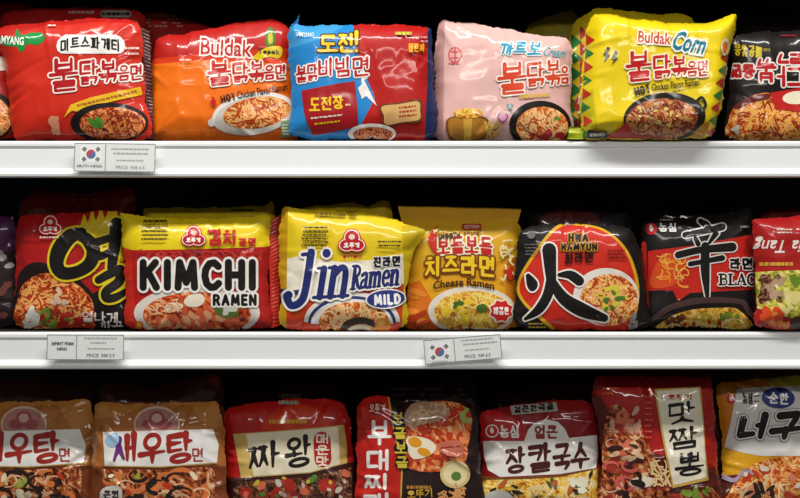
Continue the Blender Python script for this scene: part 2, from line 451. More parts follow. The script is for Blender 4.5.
def dashes(x0, y0, x1, y1, lines, h=1.1, seed=0, fill=0.8, rise=0.0):
    """print too small to read"""
    r = random.Random(seed); out = []
    for i in range(lines):
        y = y0 + (y1 - y0) * (i + .5) / lines
        x = x0 + (r.random() * .1) * (x1 - x0)
        end = x1 - r.random() * .2 * (x1 - x0)
        while x < end:
            w = min(1.2 + r.random() * 3.5, end - x)
            dy = -rise * (x - x0) / (x1 - x0)
            if r.random() < fill + .15 and w > .5: out.append([(x, y - h / 2 + dy), (x + w, y - h / 2 + dy), (x + w, y + h / 2 + dy), (x, y + h / 2 + dy)])
            x += w + .7
    return out
def inside(poly, x, y):
    c = False; n = len(poly)
    for i in range(n):
        (x0, y0), (x1, y1) = poly[i], poly[i - 1]
        if (y0 > y) != (y1 > y) and x < (x1 - x0) * (y - y0) / (y1 - y0) + x0: c = not c
    return c
def blobs(poly, n, size, seed, elong=1.6):
    if isinstance(poly[0], list): poly = poly[0]
    r = random.Random(seed); out = []
    xs = [p[0] for p in poly]; ys = [p[1] for p in poly]
    tries = 0
    while len(out) < n and tries < n * 30:
        tries += 1
        x, y = r.uniform(min(xs), max(xs)), r.uniform(min(ys), max(ys))
        s = size * r.uniform(.6, 1.3)
        if not all(inside(poly, x + dx * s, y + dy * s) for dx, dy in ((1, 0), (-1, 0), (0, 1), (0, -1))): continue
        a = r.uniform(0, 180); pts = []
        for k in range(9):
            t = 2 * math.pi * k / 9; rr = s * r.uniform(.75, 1.15)
            pts.append((rr * math.cos(t) * elong ** .5, rr * math.sin(t) / elong ** .5))
        out += xform([spline(pts, True, 2)], 0, 0, a, dx=x, dy=y)
    return out
def strands(poly, n, w, length, seed):
    """loose noodle curls"""
    if isinstance(poly[0], list): poly = poly[0]
    r = random.Random(seed); out = []
    xs = [p[0] for p in poly]; ys = [p[1] for p in poly]
    k = 0; tries = 0
    while k < n and tries < n * 30:
        tries += 1
        x, y = r.uniform(min(xs), max(xs)), r.uniform(min(ys), max(ys))
        if not inside(poly, x, y): continue
        a = r.uniform(0, 6.28); c = r.uniform(-.5, .5); pts = [(x, y)]
        for _ in range(6):
            x += math.cos(a) * length / 6; y += math.sin(a) * length / 6; a += c + r.uniform(-.25, .25)
            if not inside(poly, x, y): break
            pts.append((x, y))
        if len(pts) < 3: continue
        lft, rgt = [], []
        for q in range(len(pts)):
            (ax, ay), (bx, by) = pts[max(q - 1, 0)], pts[min(q + 1, len(pts) - 1)]
            L = math.hypot(bx - ax, by - ay) or 1; nx, ny = -(by - ay) / L * w / 2, (bx - ax) / L * w / 2
            lft.append((pts[q][0] + nx, pts[q][1] + ny)); rgt.append((pts[q][0] - nx, pts[q][1] - ny))
        out.append(lft + rgt[::-1]); k += 1
    return out

# ------------------------------------------------------------------ the packet builder
def vnoise(x, y, seed):
    t = np.random.RandomState(seed).rand(64, 64)
    xi = np.floor(x).astype(int); yi = np.floor(y).astype(int)
    fx = x - xi; fy = y - yi
    fx = fx ** 3 * (fx * (6 * fx - 15) + 10); fy = fy ** 3 * (fy * (6 * fy - 15) + 10)
    g = lambda a, b: t[(a % 64), (b % 64)]
    return (g(xi, yi) * (1 - fx) + g(xi + 1, yi) * fx) * (1 - fy) + (g(xi, yi + 1) * (1 - fx) + g(xi + 1, yi + 1) * fx) * fy

def pip(px, py, poly):
    c = np.zeros(len(px), bool)
    n = len(poly)
    for i in range(n):
        x0, y0 = poly[i]; x1, y1 = poly[i - 1]
        if y0 == y1: continue
        m = (y0 > py) != (y1 > py)
        c ^= m & (px < (x1 - x0) * (py - y0) / (y1 - y0) + x0)
    return c

def densify(pts, step):
    out = []
    n = len(pts)
    for i in range(n):
        a, b = pts[i], pts[(i + 1) % n]
        L = math.hypot(b[0] - a[0], b[1] - a[1]); k = max(1, int(math.ceil(L / step)))
        for j in range(k): out.append((a[0] + (b[0] - a[0]) * j / k, a[1] + (b[1] - a[1]) * j / k))
    return out

def ccw(pts, ids):
    a = 0.0
    for i in range(len(ids)):
        x0, y0 = pts[ids[i - 1]][0], pts[ids[i - 1]][1]; x1, y1 = pts[ids[i]][0], pts[ids[i]][1]
        a += x0 * y1 - x1 * y0
    return ids if a > 0 else ids[::-1]
LAYER = 0.00018
CAMP = Vector((0, -DIST, EYE))
class Pack:
    def __init__(s, name, label, outline, base, sh=0, y=0.02, lean=5, yaw=0, T=0.0165, R=0.042, zones=(), seed=1, amp=1.0,
                 grid=0.0026, group=None, creases=15, jit=0.0007, cat='noodle packet', rough=0.34):
        s.name, s.rough = name, rough
        rng = random.Random(seed)
        ob = spline(outline, True, 5) if len(outline) < 60 else outline
        xs = [p[0] for p in ob]; yb = max(p[1] for p in ob)
        ybot = 249 - (SHELF_Z[sh] + 0.0006 - EYE) * F_PX / (DIST + y)      # stand on the shelf
        ob = [(p[0], p[1] + (ybot - yb) * min(max((p[1] - yb + 30) / 30, 0), 1)) for p in ob]
        cxp = (min(xs) + max(xs)) / 2
        d = Vector(((cxp - 400) / F_PX, 1, (249 - ybot) / F_PX))
        o = CAMP + d * (DIST + y)
        s.M = Matrix.Translation(o) @ Matrix.Rotation(math.radians(yaw), 4, 'Z') @ Matrix.Rotation(math.radians(-lean), 4, 'X')
        s.Mi = s.M.inverted()
        s.cl = s.Mi @ CAMP
        R3 = s.Mi.to_3x3()
        s.R3 = np.array(R3)
        s.HT = None
        uv = s.loc2d(np.array(ob))
        poly = densify([tuple(p) for p in uv], 0.003)
        ph = [rng.uniform(0, 6.28) for _ in range(6)]; wob = []
        cu, cv = uv.mean(0); acc_l = 0.0
        for i_, (u, v) in enumerate(poly):
            pu, pv = poly[i_ - 1]; acc_l += math.hypot(u - pu, v - pv) if i_ else 0
            q = .0009 * math.sin(acc_l / .0083 + ph[0]) + .0006 * math.sin(acc_l / .0037 + ph[1] + 2 * math.sin(acc_l / .02)) + .0003 * math.sin(acc_l / .0013 + ph[2])
            L = math.hypot(u - cu, v - cv); wob.append((u + (u - cu) / L * q, v + (v - cv) / L * q))
        poly = wob
        poly = [(u + rng.uniform(-jit, jit), max(v + rng.uniform(-jit, jit), 0.0002)) for u, v in poly]
        s.poly = poly
        # height table
        U = np.array(poly)
        s.u0, s.v0 = U.min(0) - 0.004
        s.st = 0.0012
        nu = int((U[:, 0].max() + .004 - s.u0) / s.st) + 2; nv = int((U[:, 1].max() + .004 - s.v0) / s.st) + 2
        gu, gv = np.meshgrid(s.u0 + np.arange(nu) * s.st, s.v0 + np.arange(nv) * s.st, indexing='ij')
        x, yv = gu.ravel(), gv.ravel()
        nxt = np.roll(U, -1, 0); seg = np.hypot(*(nxt - U).T); mid = (U + nxt) / 2
        acc = np.zeros(len(x)); dm = np.full(len(x), 9.0)
        for (mx_, my_), ds in zip(mid, seg):
            r2 = (x - mx_) ** 2 + (yv - my_) ** 2 + 1e-7
            acc += ds / r2 ** 2
            dm = np.minimum(dm, r2)
        dsm = (2 / math.pi * acc) ** (-1 / 3)
        dd = np.minimum(np.sqrt(dm), dsm)
        ins = pip(x, yv, poly)
        dd = np.where(ins, dd, 0)
        t = np.clip(dd / R, 0, 1)
        h = T * (1 - (1 - t) ** 2.3) ** 0.88
        m = np.clip(dd / 0.016, 0, 1)
        h *= 1 + 0.10 * (vnoise(x * 14 + 3, yv * 14 + 7, seed) - .5) * 2
        for k, (fr, am) in enumerate(((22, .0026), (55, .0008))):
            n1 = vnoise(x * fr + 11 * k, yv * fr * .8 + 5, seed + 31 + k)
            h += amp * am * m * ((1 - np.abs(2 * n1 - 1)) - .6)
        # folds running in from the edges
        for k in range(creases):
            i = rng.randrange(len(poly)); pu, pv = poly[i]
            cx_, cy_ = U[:, 0].mean(), U[:, 1].mean()
            a = math.atan2(cy_ - pv, cx_ - pu) + rng.uniform(-.7, .7); L = rng.uniform(.02, .075)
            qu, qv = pu + L * math.cos(a), pv + L * math.sin(a)
            tt = np.clip(((x - pu) * (qu - pu) + (yv - pv) * (qv - pv)) / L ** 2, 0, 1)
            ds = np.hypot(x - pu - tt * (qu - pu), yv - pv - tt * (qv - pv))
            h += amp * rng.choice((1, -1, 1)) * rng.uniform(.0009, .0026) * (1 - tt) ** .7 * np.exp(-(ds / .0034) ** 2) * np.clip(dd / .006, 0, 1)
        h = np.where(ins, np.maximum(h, 0.0), 0)
        s.HT = h.reshape(nu, nv)
        # wrapper mesh
        zp = []
        for shp, colr in zones:
            for poly_ in shp:
                q = s.loc2d(np.array(densify(poly_, 4.0))); zp.append(([tuple(p) for p in q], colr))
        V = [Vector(p) for p in poly]; n0 = len(V)
        Ed = [(i, (i + 1) % n0) for i in range(n0)]
        lo, hi = U.min(0), U.max(0)
        gu = np.arange(lo[0], hi[0], grid); gv = np.arange(lo[1], hi[1], grid)
        G = np.array([(a + (grid / 2 if j % 2 else 0), b) for j, b in enumerate(gv) for a in gu])
        jt = np.random.RandomState(seed).uniform(-.15, .15, G.shape) * grid
        G = G + jt
        keep = pip(G[:, 0], G[:, 1], poly) & (s.dist_to(G) > grid * .45)
        G = G[keep]
        V2 = list(V) + [Vector(p) for p in G]; E2 = list(Ed)
        for q, _ in zp:
            b = len(V2); V2 += [Vector(p) for p in q]; E2 += [(b + i, b + (i + 1) % len(q)) for i in range(len(q))]
        vo, _, fo, *_r = delaunay_2d_cdt(V2, E2, [], 0, 1e-7)
        vo = np.array([tuple(p) for p in vo]); fo = np.array(fo)
        ce = vo[fo].mean(1)
        fo = fo[pip(ce[:, 0], ce[:, 1], poly)]; ce = vo[fo].mean(1)
        used = np.unique(fo); rm = -np.ones(len(vo), int); rm[used] = np.arange(len(used)); vo = vo[used]; fo = rm[fo]
        mats = [film(base, rough)]; cols = [base]; mi = np.zeros(len(fo), int)
        for q, colr in zp:
            if colr not in cols:
                cols.append(colr); mats.append(film(colr, rough) if isinstance(colr, str) else colr)
            mi[pip(ce[:, 0], ce[:, 1], q)] = cols.index(colr)
        hh = s.h(vo)
        front = [(u, -q, v) for (u, v), q in zip(vo, hh)]
        nF = len(front)
        Gb = G[::3]
        vb, _, fb, *_r = delaunay_2d_cdt(list(V) + [Vector(p) for p in Gb], Ed, [], 0, 1e-7)
        vb = np.array([tuple(p) for p in vb]); fb = np.array(fb); cb = vb[fb].mean(1)
        fb = fb[pip(cb[:, 0], cb[:, 1], poly)]
        back = [(u, q * .55, v) for (u, v), q in zip(vb, s.h(vb))]
        faces = [tuple(t) for t in fo] + [tuple(nF + i for i in t[::-1]) for t in fb]
        s.root = empty(name, s.M)
        tag(s.root, label, cat, group)
        mesh_obj('wrapper', front + back, faces, mats, list(mi) + [0] * len(fb), s.root)
        s.nl = 1
    def dist_to(s, G):
        U = np.array(s.poly); dm = np.full(len(G), 9.0)
        for p in U: dm = np.minimum(dm, (G[:, 0] - p[0]) ** 2 + (G[:, 1] - p[1]) ** 2)
        return np.sqrt(dm)
    def h(s, uv):
        if s.HT is None: return np.zeros(len(uv))
        a = (uv[:, 0] - s.u0) / s.st; b = (uv[:, 1] - s.v0) / s.st
        nu, nv = s.HT.shape
        a = np.clip(a, 0, nu - 1.001); b = np.clip(b, 0, nv - 1.001)
        i = a.astype(int); j = b.astype(int); a -= i; b -= j
        H = s.HT
        return (H[i, j] * (1 - a) + H[i + 1, j] * a) * (1 - b) + (H[i, j + 1] * (1 - a) + H[i + 1, j + 1] * a) * b
    def loc2d(s, pts):
        """photo pixels to the packet's own surface coordinates"""
        pts = np.asarray(pts, float)
        d = np.stack([(pts[:, 0] - 400) / F_PX, np.ones(len(pts)), (249 - pts[:, 1]) / F_PX], 1) @ s.R3.T
        c = np.array(s.cl)
        hh = np.zeros(len(pts))
        for _ in range(4 if s.HT is not None else 1):
            k = (-hh - c[1]) / d[:, 1]
            uv = np.stack([c[0] + k * d[:, 0], c[2] + k * d[:, 2]], 1)
            hh = s.h(uv)
        return uv
    SUB = {'flavour_capsule': (1, 'lettering'), 'red_panel': (1, 'lettering'), 'cream_label': (2, 'lettering'), 'white_panel': (1, 'lettering'), 'mild_oval': (2, 'lettering'),
           'spiky_badge': (2, 'lettering'), 'blue_oval': (1, 'lettering'), 'grey_tag': (1, 'lettering'), 'ribbon_banner': (1, 'lettering'), 'leaf_emblem': (1, 'lettering'),
           'parchment_picture': (2, 'lettering'), 'name_tag': (1, 'lettering'), 'portion_tag': (1, 'lettering'), 'bowl_picture': (1, 'noodles'), 'pan_picture': (1, 'noodles')}
    def part(s, name, *entries, **kw):
        k, sub = s.SUB.get(name, (99, ''))
        o = s.flat_part(name, *entries[:k], **kw)
        if len(entries) > k: s.flat_part(sub, *entries[k:], parent=o)
        return o
    def flat_part(s, name, *entries, label=None, layer=None, parent=None):
        """print on the wrapper: entries are (shapes in pixels, colour or material), later ones on top"""
        verts, faces, mats, idx = [], [], [], []
        if layer is not None: s.nl = layer
        for shapes, colr in entries:
            m = film(colr, s.rough) if isinstance(colr, str) else colr
            if m not in mats: mats.append(m)
            V, Fc = [], []
            allp = []; spans = []
            for poly in shapes:
                q = densify(poly, 2.2)
                spans.append((len(allp), len(q))); allp += q
            if not allp: continue
            uv = s.loc2d(np.array(allp))
            V = [Vector(p) for p in uv]
            Fc = [ccw(uv, list(range(a, a + n))) for a, n in spans]
            lo, hi = uv.min(0), uv.max(0)
            g = 0.0027
            if max(hi - lo) > g * 1.5:
                gu = np.arange(lo[0] + g / 2, hi[0], g); gv = np.arange(lo[1] + g / 2, hi[1], g)
                V += [Vector((a, b)) for a in gu for b in gv]
            vo, _, fo, _, _, of = delaunay_2d_cdt(V, [], Fc, 1, 1e-7)
            fo = [t for t, src in zip(fo, of) if src]          # keep what lies on the printed shapes, not in their counters
            if not fo: continue
            vo = np.array([tuple(p) for p in vo])
            fo = np.array(fo)
            ce = vo[fo].mean(1)
            ok = pip(ce[:, 0], ce[:, 1], s.poly)
            fo = fo[ok]
            used = np.unique(fo); rm = -np.ones(len(vo), int); rm[used] = np.arange(len(used)); vo = vo[used]; fo = rm[fo]
            hh = s.h(vo) + 0.0002 + LAYER * s.nl
            b = len(verts)
            verts += [(u, -q, max(v, .0004)) for (u, v), q in zip(vo, hh)]
            faces += [tuple(b + i for i in t) for t in fo]
            idx += [mats.index(m)] * len(fo)
            s.nl += 1
        if not faces: return None
        o = mesh_obj(name, verts, faces, mats, idx, parent or s.root)
        if label: o['label'] = label
        return o
    def each(s, name, *entries):
        for en in entries: s.part(name, en)
    def seal(s, p0, p1, q1, q0, colr, waves=None, bend=0.004, zig=0.0012, name='end_seal', amp=0.0006):
        """crimped fin along p0-p1 reaching out to q0-q1"""
        c = s.loc2d(np.array([p0, p1, q1, q0]))
        L = math.hypot(*(c[1] - c[0])); n = max(12, int(L / 0.0016)); m = 7
        V = []; Fc = []
        for i in range(n + 1):
            t = i / n
            a = c[0] + (c[1] - c[0]) * t; b = c[3] + (c[2] - c[3]) * t
            for j in range(m + 1):
                w = j / m
                q = a + (b - a) * w
                if j == m:
                    dirv = (b - a) / (np.hypot(*(b - a)) + 1e-9); q = q + dirv * zig * (1 if i % 2 else -1)
                yy = bend * w ** 1.5 + amp * math.sin(t * L / 0.0052 * 2 * math.pi) * min(1, w * 3) + .0018 * math.sin(t * 9 + i * .05) * w
                V.append((q[0], yy - 0.0002, max(q[1], 0.0015)))
        for i in range(n):
            for j in range(m):
                a = i * (m + 1) + j
                Fc.append((a, a + 1, a + m + 2, a + m + 1))
        return mesh_obj(name, V, Fc, [film(colr, s.rough)], None, s.root)

# ------------------------------------------------------------------ recurring printed things
def maker_lobes(cx, cy, r, ink='#c01822', word=True):
    """three lobed badge of the yellow and red noodle maker"""
    o = E(cx, cy - .5 * r, .64 * r, .64 * r) + E(cx - .48 * r, cy + .22 * r, .65 * r, .5 * r) + E(cx + .48 * r, cy + .22 * r, .65 * r, .5 * r)
    g = E(cx, cy - .5 * r, .75 * r, .75 * r) + E(cx - .48 * r, cy + .22 * r, .76 * r, .6 * r) + E(cx + .48 * r, cy + .22 * r, .76 * r, .6 * r)
    rim = E(cx, cy - .5 * r, .85 * r, .85 * r) + E(cx - .48 * r, cy + .22 * r, .86 * r, .7 * r) + E(cx + .48 * r, cy + .22 * r, .86 * r, .7 * r)
    en = [(rim, ink), (g, '#f2e6d8'), (o, ink), (E(cx, cy - .55 * r, .3 * r, .26 * r), '#e8d0c0')]
    if word: en.append((HG(row('오뚜기', cx - .8 * r, cy - .02 * r, cx + .8 * r, cy + .5 * r), .15 * r), '#f6eee4'))
    return en
def seed_disc(cx, cy, r):
    return [(E(cx, cy, r, r), '#c81620'), (SP((cx - .1 * r, cy - .75 * r), (cx + .35 * r, cy - .1 * r), (cx + .1 * r, cy + .45 * r), (cx - .3 * r, cy + .2 * r), (cx - .35 * r, cy - .3 * r)), '#f4f0ea')]

NOOD_RED = food('noodles_red', ['#4a0f06', '#a0300c', '#d86a28', '#f0b070'])
NOOD_ORG = food('noodles_orange', ['#8a2a08', '#d06018', '#eda050', '#f8d8a0'])
NOOD_YEL = food('noodles_yellow', ['#a8581a', '#e0a030', '#f2cc50', '#fae8a8'])
NOOD_CRN = food('noodles_corn', ['#3a1206', '#8a3410', '#b8602a', '#dca468'])
MEATS = food('dark_meat', ['#1c0c08', '#4a2416', '#7a4a30', '#b08a70'], 120)
GREENS = food('greens', ['#6a7a18', '#a8b038', '#d8c850', '#f0e4a0'], 90)
SEAFOOD = food('seafood', ['#1c0a06', '#7a2c12', '#b8642e', '#dcb888'], 90)
KIMCHI = food('kimchi', ['#7a1408', '#c03c14', '#e07a3c', '#f0c090'], 90)
# ------------------------------------------------------------------ upper shelf, front packets
GA = 'front packets on the upper shelf'
def flavour(pk, spec, w, g, ink, edge, edge2=None):
    big = max(c[3] - c[1] for c in spec)
    fit = lambda gr: [q for c in spec for q in HG([c], w * max(((c[3] - c[1]) / big) ** .6, .6), gr, .45, tilt=.1)]
    en = [(fit(g), edge), (fit(0), ink)]
    pk.part('title_lettering', *en)

# far left neighbour, only its right end is in the picture
p = Pack('noodle_packet', 'red noodle packet at the left picture edge of the upper shelf, only its end showing',
         [(-130, 32), (-60, 24), (0, 30), (9, 45), (12, 90), (14, 140), (-60, 141), (-128, 140)], '#a81a12', y=0.034, seed=11, group=GA)
p.part('bowl_picture', (E(-22, 116, 38, 28), '#1a0c0a'), (E(-20, 118, 32, 24), NOOD_ORG), (strands(E(-20, 118, 31, 23)[0], 40, 1.4, 16, 3), '#e8a050'))
p.part('price_flash', (P((-30, 60), (10, 56), (10, 70), (-30, 74)), '#f0e0d0'))

# red meat spaghetti flavour
p = Pack('noodle_packet', 'red noodle packet with a white capsule panel and a green leaf emblem',
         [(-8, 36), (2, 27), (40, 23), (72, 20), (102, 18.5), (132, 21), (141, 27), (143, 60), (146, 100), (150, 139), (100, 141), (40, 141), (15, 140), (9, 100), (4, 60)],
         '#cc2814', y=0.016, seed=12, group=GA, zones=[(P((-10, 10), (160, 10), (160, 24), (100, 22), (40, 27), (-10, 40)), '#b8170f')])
p.seal((141, 27), (149, 139), (154, 139), (149, 30), '#4a0e0c', bend=0.003)  # flap coloured dark to paint in the packet's shadowed right side
p.part('leaf_emblem', (SP((14, 37), (17, 29), (22, 35), (30, 33), (40, 32.5), (45, 36), (43, 42), (36, 45), (27, 44), (24, 50), (20, 52), (17, 47), (6, 46), (-2, 42), (0, 37)), '#0f8a3a'),
       (TX('SAMYANG', -6, 36, 24, 44.5, .03, rot=4), '#f4f4ee'))
p.part('flavour_capsule', (arch(S([(66, 46), (116, 46)], 19), 58, 124, 4), '#f3f1ea'), (arch(HG(row('미트스파게티', 60, 40.5, 121, 53.5), 1.9), 58, 124, 4), '#1c1614'))
flavour(p, [('불', 50, 58, 78, 92), ('닭', 79, 60, 99, 85), ('볶', 99, 60, 118, 83), ('음', 118, 65, 130, 81), ('면', 130, 65, 143, 81)], 3.4, 1.5, '#b3101a', '#f6ece2')
p.part('ribbon_banner', (P((64, 118), (71, 105), (90, 98), (115, 92), (141, 87), (143, 95), (120, 100), (98, 105), (80, 112), (72, 111)), '#e9b81c'),
       (dashes(76, 104, 138, 108, 1, 2.4, 4, rise=15), '#a8601a'))
p.part('bowl_picture', (E(110, 123, 39, 20), '#140d0c'), (E(113, 124, 33, 16.5), NOOD_RED), (strands(E(113, 124, 32, 16)[0], 46, 1.3, 14, 5), '#e08a48'),
       (strands(E(113, 124, 32, 16)[0], 26, 1.2, 12, 6), '#8a240c'),
       (SP((88, 119), (95, 120), (102, 126), (98, 129), (92, 126)) + SP((96, 117), (103, 120), (104, 127), (98, 124)), '#4c8a2c'))
p.part('garnish_picture', (blobs(P((46, 112), (58, 110), (66, 140), (50, 140)), 6, 5, 2), '#d89070'))
p.each('small_print_and_glints', (dashes(125, 46, 140, 57, 2, 2, 4), '#f0d8cc'), (dashes(48, 24, 58, 28, 1, 1.4, 5), '#f0d8cc'))

# orange topokki flavour
p = Pack('noodle_packet', 'orange and red noodle packet with a white pan of noodles and curved hot chicken lettering',
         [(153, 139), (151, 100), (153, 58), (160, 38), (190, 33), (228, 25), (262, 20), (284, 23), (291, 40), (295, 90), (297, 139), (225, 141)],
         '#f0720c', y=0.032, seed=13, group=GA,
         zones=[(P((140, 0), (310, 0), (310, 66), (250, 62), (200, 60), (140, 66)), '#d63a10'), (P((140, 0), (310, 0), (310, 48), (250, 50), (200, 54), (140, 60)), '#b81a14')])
p.seal((151, 50), (152, 139), (147, 139), (146, 55), '#5a120e', bend=0.012)
p.part('brand_lettering', (TXO(1.6, 'Buldak', 201, 39, 252, 56, .012, rot=3), '#f6ece2'), (TX('Buldak', 201, 39, 252, 56, .012, rot=3), '#c01a20'))
p.part('flavour_flash', (SP((253, 58), (262, 50), (272, 46), (282, 48), (280, 58), (268, 57), (260, 60)), '#e6c41a'), (TX('Topok', 258, 49, 280, 56, .02, rot=2), '#2a3a18'),
       (SP((266, 46), (266, 34), (270, 27), (275, 32), (275, 44)), '#4a7a20'), (SP((269, 44), (268, 36), (272, 33), (273, 42)), '#c8c040'))
flavour(p, [('불', 208, 60, 231, 86), ('닭', 232, 62, 249, 83), ('볶', 249, 61, 265, 82), ('음', 264, 65, 275, 80), ('면', 275, 65, 286, 80)], 3.0, 1.4, '#c01a1c', '#f8efe4')
p.part('pan_picture', (E(254, 114, 42, 21, -9) + S([(222, 118), (212, 123)], [9, 8]), '#e9e4dc'), (E(254, 116, 39, 19, -9), '#cfc8be'), (E(257, 113, 34, 15.5, -9), NOOD_ORG),
       (strands(E(257, 113, 33, 15, -9)[0], 60, 1.3, 14, 8), '#f0b468'), (strands(E(257, 113, 33, 15, -9)[0], 40, 1.2, 12, 9), '#b8400c'))
p.part('heat_lettering', (GOTHIC('HOT', 221, 94.5, 236, 102, 1.5, rot=-14), '#2a120c'), (TX('Chicken Flavor Ramen', 237, 87.5, 288, 95, .02, rot=-10), '#2a120c'), (SP((213, 97), (216, 101), (215, 106), (212, 106), (211, 101)), '#c8201c'))
p.part('seal_mark', (P((281, 122), (290, 120), (291, 137), (282, 138)), '#7a9a68'), (dashes(282, 124, 290, 136, 4, 1.2, 3), '#e8e4d8'))
p.each('small_print_and_glints', (dashes(180, 58, 192, 63, 1, 2, 4), '#f4d0b0'))

# blue and red challenge flavour
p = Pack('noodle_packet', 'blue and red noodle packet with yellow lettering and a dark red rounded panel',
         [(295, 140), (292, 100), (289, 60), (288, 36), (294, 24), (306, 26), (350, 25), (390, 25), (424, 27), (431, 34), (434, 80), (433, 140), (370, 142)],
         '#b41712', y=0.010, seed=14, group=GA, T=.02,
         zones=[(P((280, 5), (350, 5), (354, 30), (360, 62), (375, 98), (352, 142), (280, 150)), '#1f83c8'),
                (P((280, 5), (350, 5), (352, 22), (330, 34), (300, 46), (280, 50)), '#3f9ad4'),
                (P((428, 20), (445, 20), (445, 150), (424, 150), (427, 90)), '#1c2a58')])
p.seal((290, 45), (297, 26), (300, 15), (287, 36), '#2a78bc', bend=-0.004)
p.part('lightning_edge', (P((358, 58), (368, 78), (364, 80), (377, 106), (366, 96), (362, 99), (358, 88), (362, 84)), '#f2eee8'))
p.part('challenge_lettering', (HG([('도', 318, 35, 338, 53), ('전', 338, 33, 354, 53), ('!', 352, 32, 361, 51)], 3, 1.3), '#3a1410'), (HG([('도', 318, 35, 338, 53), ('전', 338, 33, 354, 53), ('!', 352, 32, 361, 51)], 3), '#f0c41c'))
flavour(p, [('불', 296, 66, 307, 83), ('닭', 307, 64, 318, 81), ('비', 318, 58, 334, 77), ('빔', 335, 57, 351, 77), ('면', 352, 57, 370, 77)], 2.4, 1.3, '#b8141c', '#f4eee6')
p.part('red_panel', (SP((302, 93), (306, 90), (350, 82), (355, 85), (358, 122), (355, 127), (317, 135), (311, 131), (305, 116)), '#a30f18'),
       (HG(row('도전장', 309, 98, 344, 112, rise=2.5), 2.1), '#f2c81e'), (dashes(310, 116, 346, 121, 1, 1.6, 3, rise=4), '#e8d8c8'), (dashes(312, 122, 346, 127, 1, 1.8, 6, rise=4), '#e8b81c'), (dashes(345, 104, 352, 106, 1, 1.8, 6), '#f0d0a0'))
p.part('parchment_picture', (SP((380, 106), (398, 103), (420, 100), (422, 111), (421, 122), (402, 124), (384, 127), (382, 116)), '#6a3a18'), (SP((382, 107), (399, 104.5), (418, 102), (420, 111), (419, 120), (402, 122.5), (386, 125), (384, 116)), '#dcae6c'),
       (dashes(398, 106, 417, 119, 3, 1.8, 9, rise=2), '#b03a20'))
p.part('bowl_picture', (E(372, 134, 24, 10), '#efe9e2'), (E(373, 135, 20, 7.5), NOOD_RED), (strands(E(373, 135, 19, 7)[0], 18, 1.2, 9, 4), '#e08850'))
p.each('small_print_and_glints', (TX('SAMYANG', 296, 33, 314, 37, .01, rot=2), '#e8f0f4'), (dashes(393, 31, 416, 37, 1, 3, 2), '#c8c040'), (HG(row('챌린지', 408, 44, 425, 53), 1.6), '#f0a020'), (dashes(420, 36, 429, 44, 2, 1.8, 2), '#e8a0a0'))

# pink creamy flavour
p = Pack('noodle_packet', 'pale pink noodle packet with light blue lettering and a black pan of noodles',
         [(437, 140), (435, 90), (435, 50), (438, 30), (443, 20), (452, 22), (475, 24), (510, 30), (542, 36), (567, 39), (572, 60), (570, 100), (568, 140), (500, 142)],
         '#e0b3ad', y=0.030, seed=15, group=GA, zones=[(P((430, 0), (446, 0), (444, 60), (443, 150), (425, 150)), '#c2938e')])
p.part('round_emblem', (E(455, 55, 7, 8), '#cf5a5c'), (E(455, 55, 5.6, 6.6), '#e0a8a0'), (S([(451, 52), (459, 52)], 1.2) + S([(455, 49), (455, 61)], 1.2) + S([(451, 58), (459, 58)], 1.2), '#c84850'), (dashes(447, 62, 463, 65, 1, 1.6, 2), '#c84850'))
p.part('cream_lettering', (HG([('까', 500, 42, 514, 56), ('르', 514, 42, 527, 56), ('보', 528, 42, 542, 56)], 2.4, .9, lean=2), '#f0f4f4'), (HG([('까', 500, 42, 514, 56), ('르', 514, 42, 527, 56), ('보', 528, 42, 542, 56)], 2.4, lean=2), '#2a94b4'),
       (TX('Cream', 544, 47, 566, 57, .01, slant=.2, rot=8), '#58aebc'))
flavour(p, [('불', 498, 62, 526, 95), ('닭', 526, 62, 545, 87), ('볶', 545, 60, 561, 86), ('음', 560, 66, 569, 84)], 3.4, 1.4, '#d4421c', '#f6ebe2')
p.each('yellow_print', (dashes(518, 93, 560, 101, 1, 4, 8, rise=3), '#d8b050'))
p.part('pan_picture', (E(540, 126, 31, 25), '#17100f'), (E(542, 127, 26, 20), NOOD_ORG), (strands(E(542, 127, 25, 19)[0], 60, 1.4, 15, 8), '#f2c484'), (strands(E(542, 127, 25, 19)[0], 20, 1.2, 12, 19), '#b8501c'),
       (blobs(P((550, 110), (562, 112), (562, 124), (552, 122)), 3, 2.2, 3), '#5a8a30'), (blobs(P((522, 130), (565, 130), (565, 142), (522, 142)), 7, 3.5, 3), '#c02c34'))
p.part('pot_picture', (SP((447, 120), (468, 116), (488, 120), (486, 138), (470, 142), (450, 140)), '#7a4a18'), (SP((449, 120), (468, 118), (486, 121), (484, 136), (470, 140), (452, 138)), '#b87c28'), (P((463, 117), (472, 117), (471, 141), (464, 141)), '#d8a83c'),
       (strands(P((480, 120), (502, 122), (502, 142), (480, 142)), 10, 1.6, 18, 5), '#d8b050'), (E(468, 114, 15, 5), NOOD_YEL))
def heart(cx, cy, r): return SP((cx, cy + r), (cx - r, cy - .1 * r), (cx - .55 * r, cy - .75 * r), (cx, cy - .3 * r), (cx + .55 * r, cy - .75 * r), (cx + r, cy - .1 * r))
p.part('heart_mark', (heart(502.5, 118, 5.5), '#8a3a78'), (heart(502.5, 117.7, 4.2), '#d89ab8'))
p.part('heart_mark', (heart(509.5, 107, 3.2), '#2a7a80'), (heart(509.5, 107, 2.2), '#9cc4c4'))

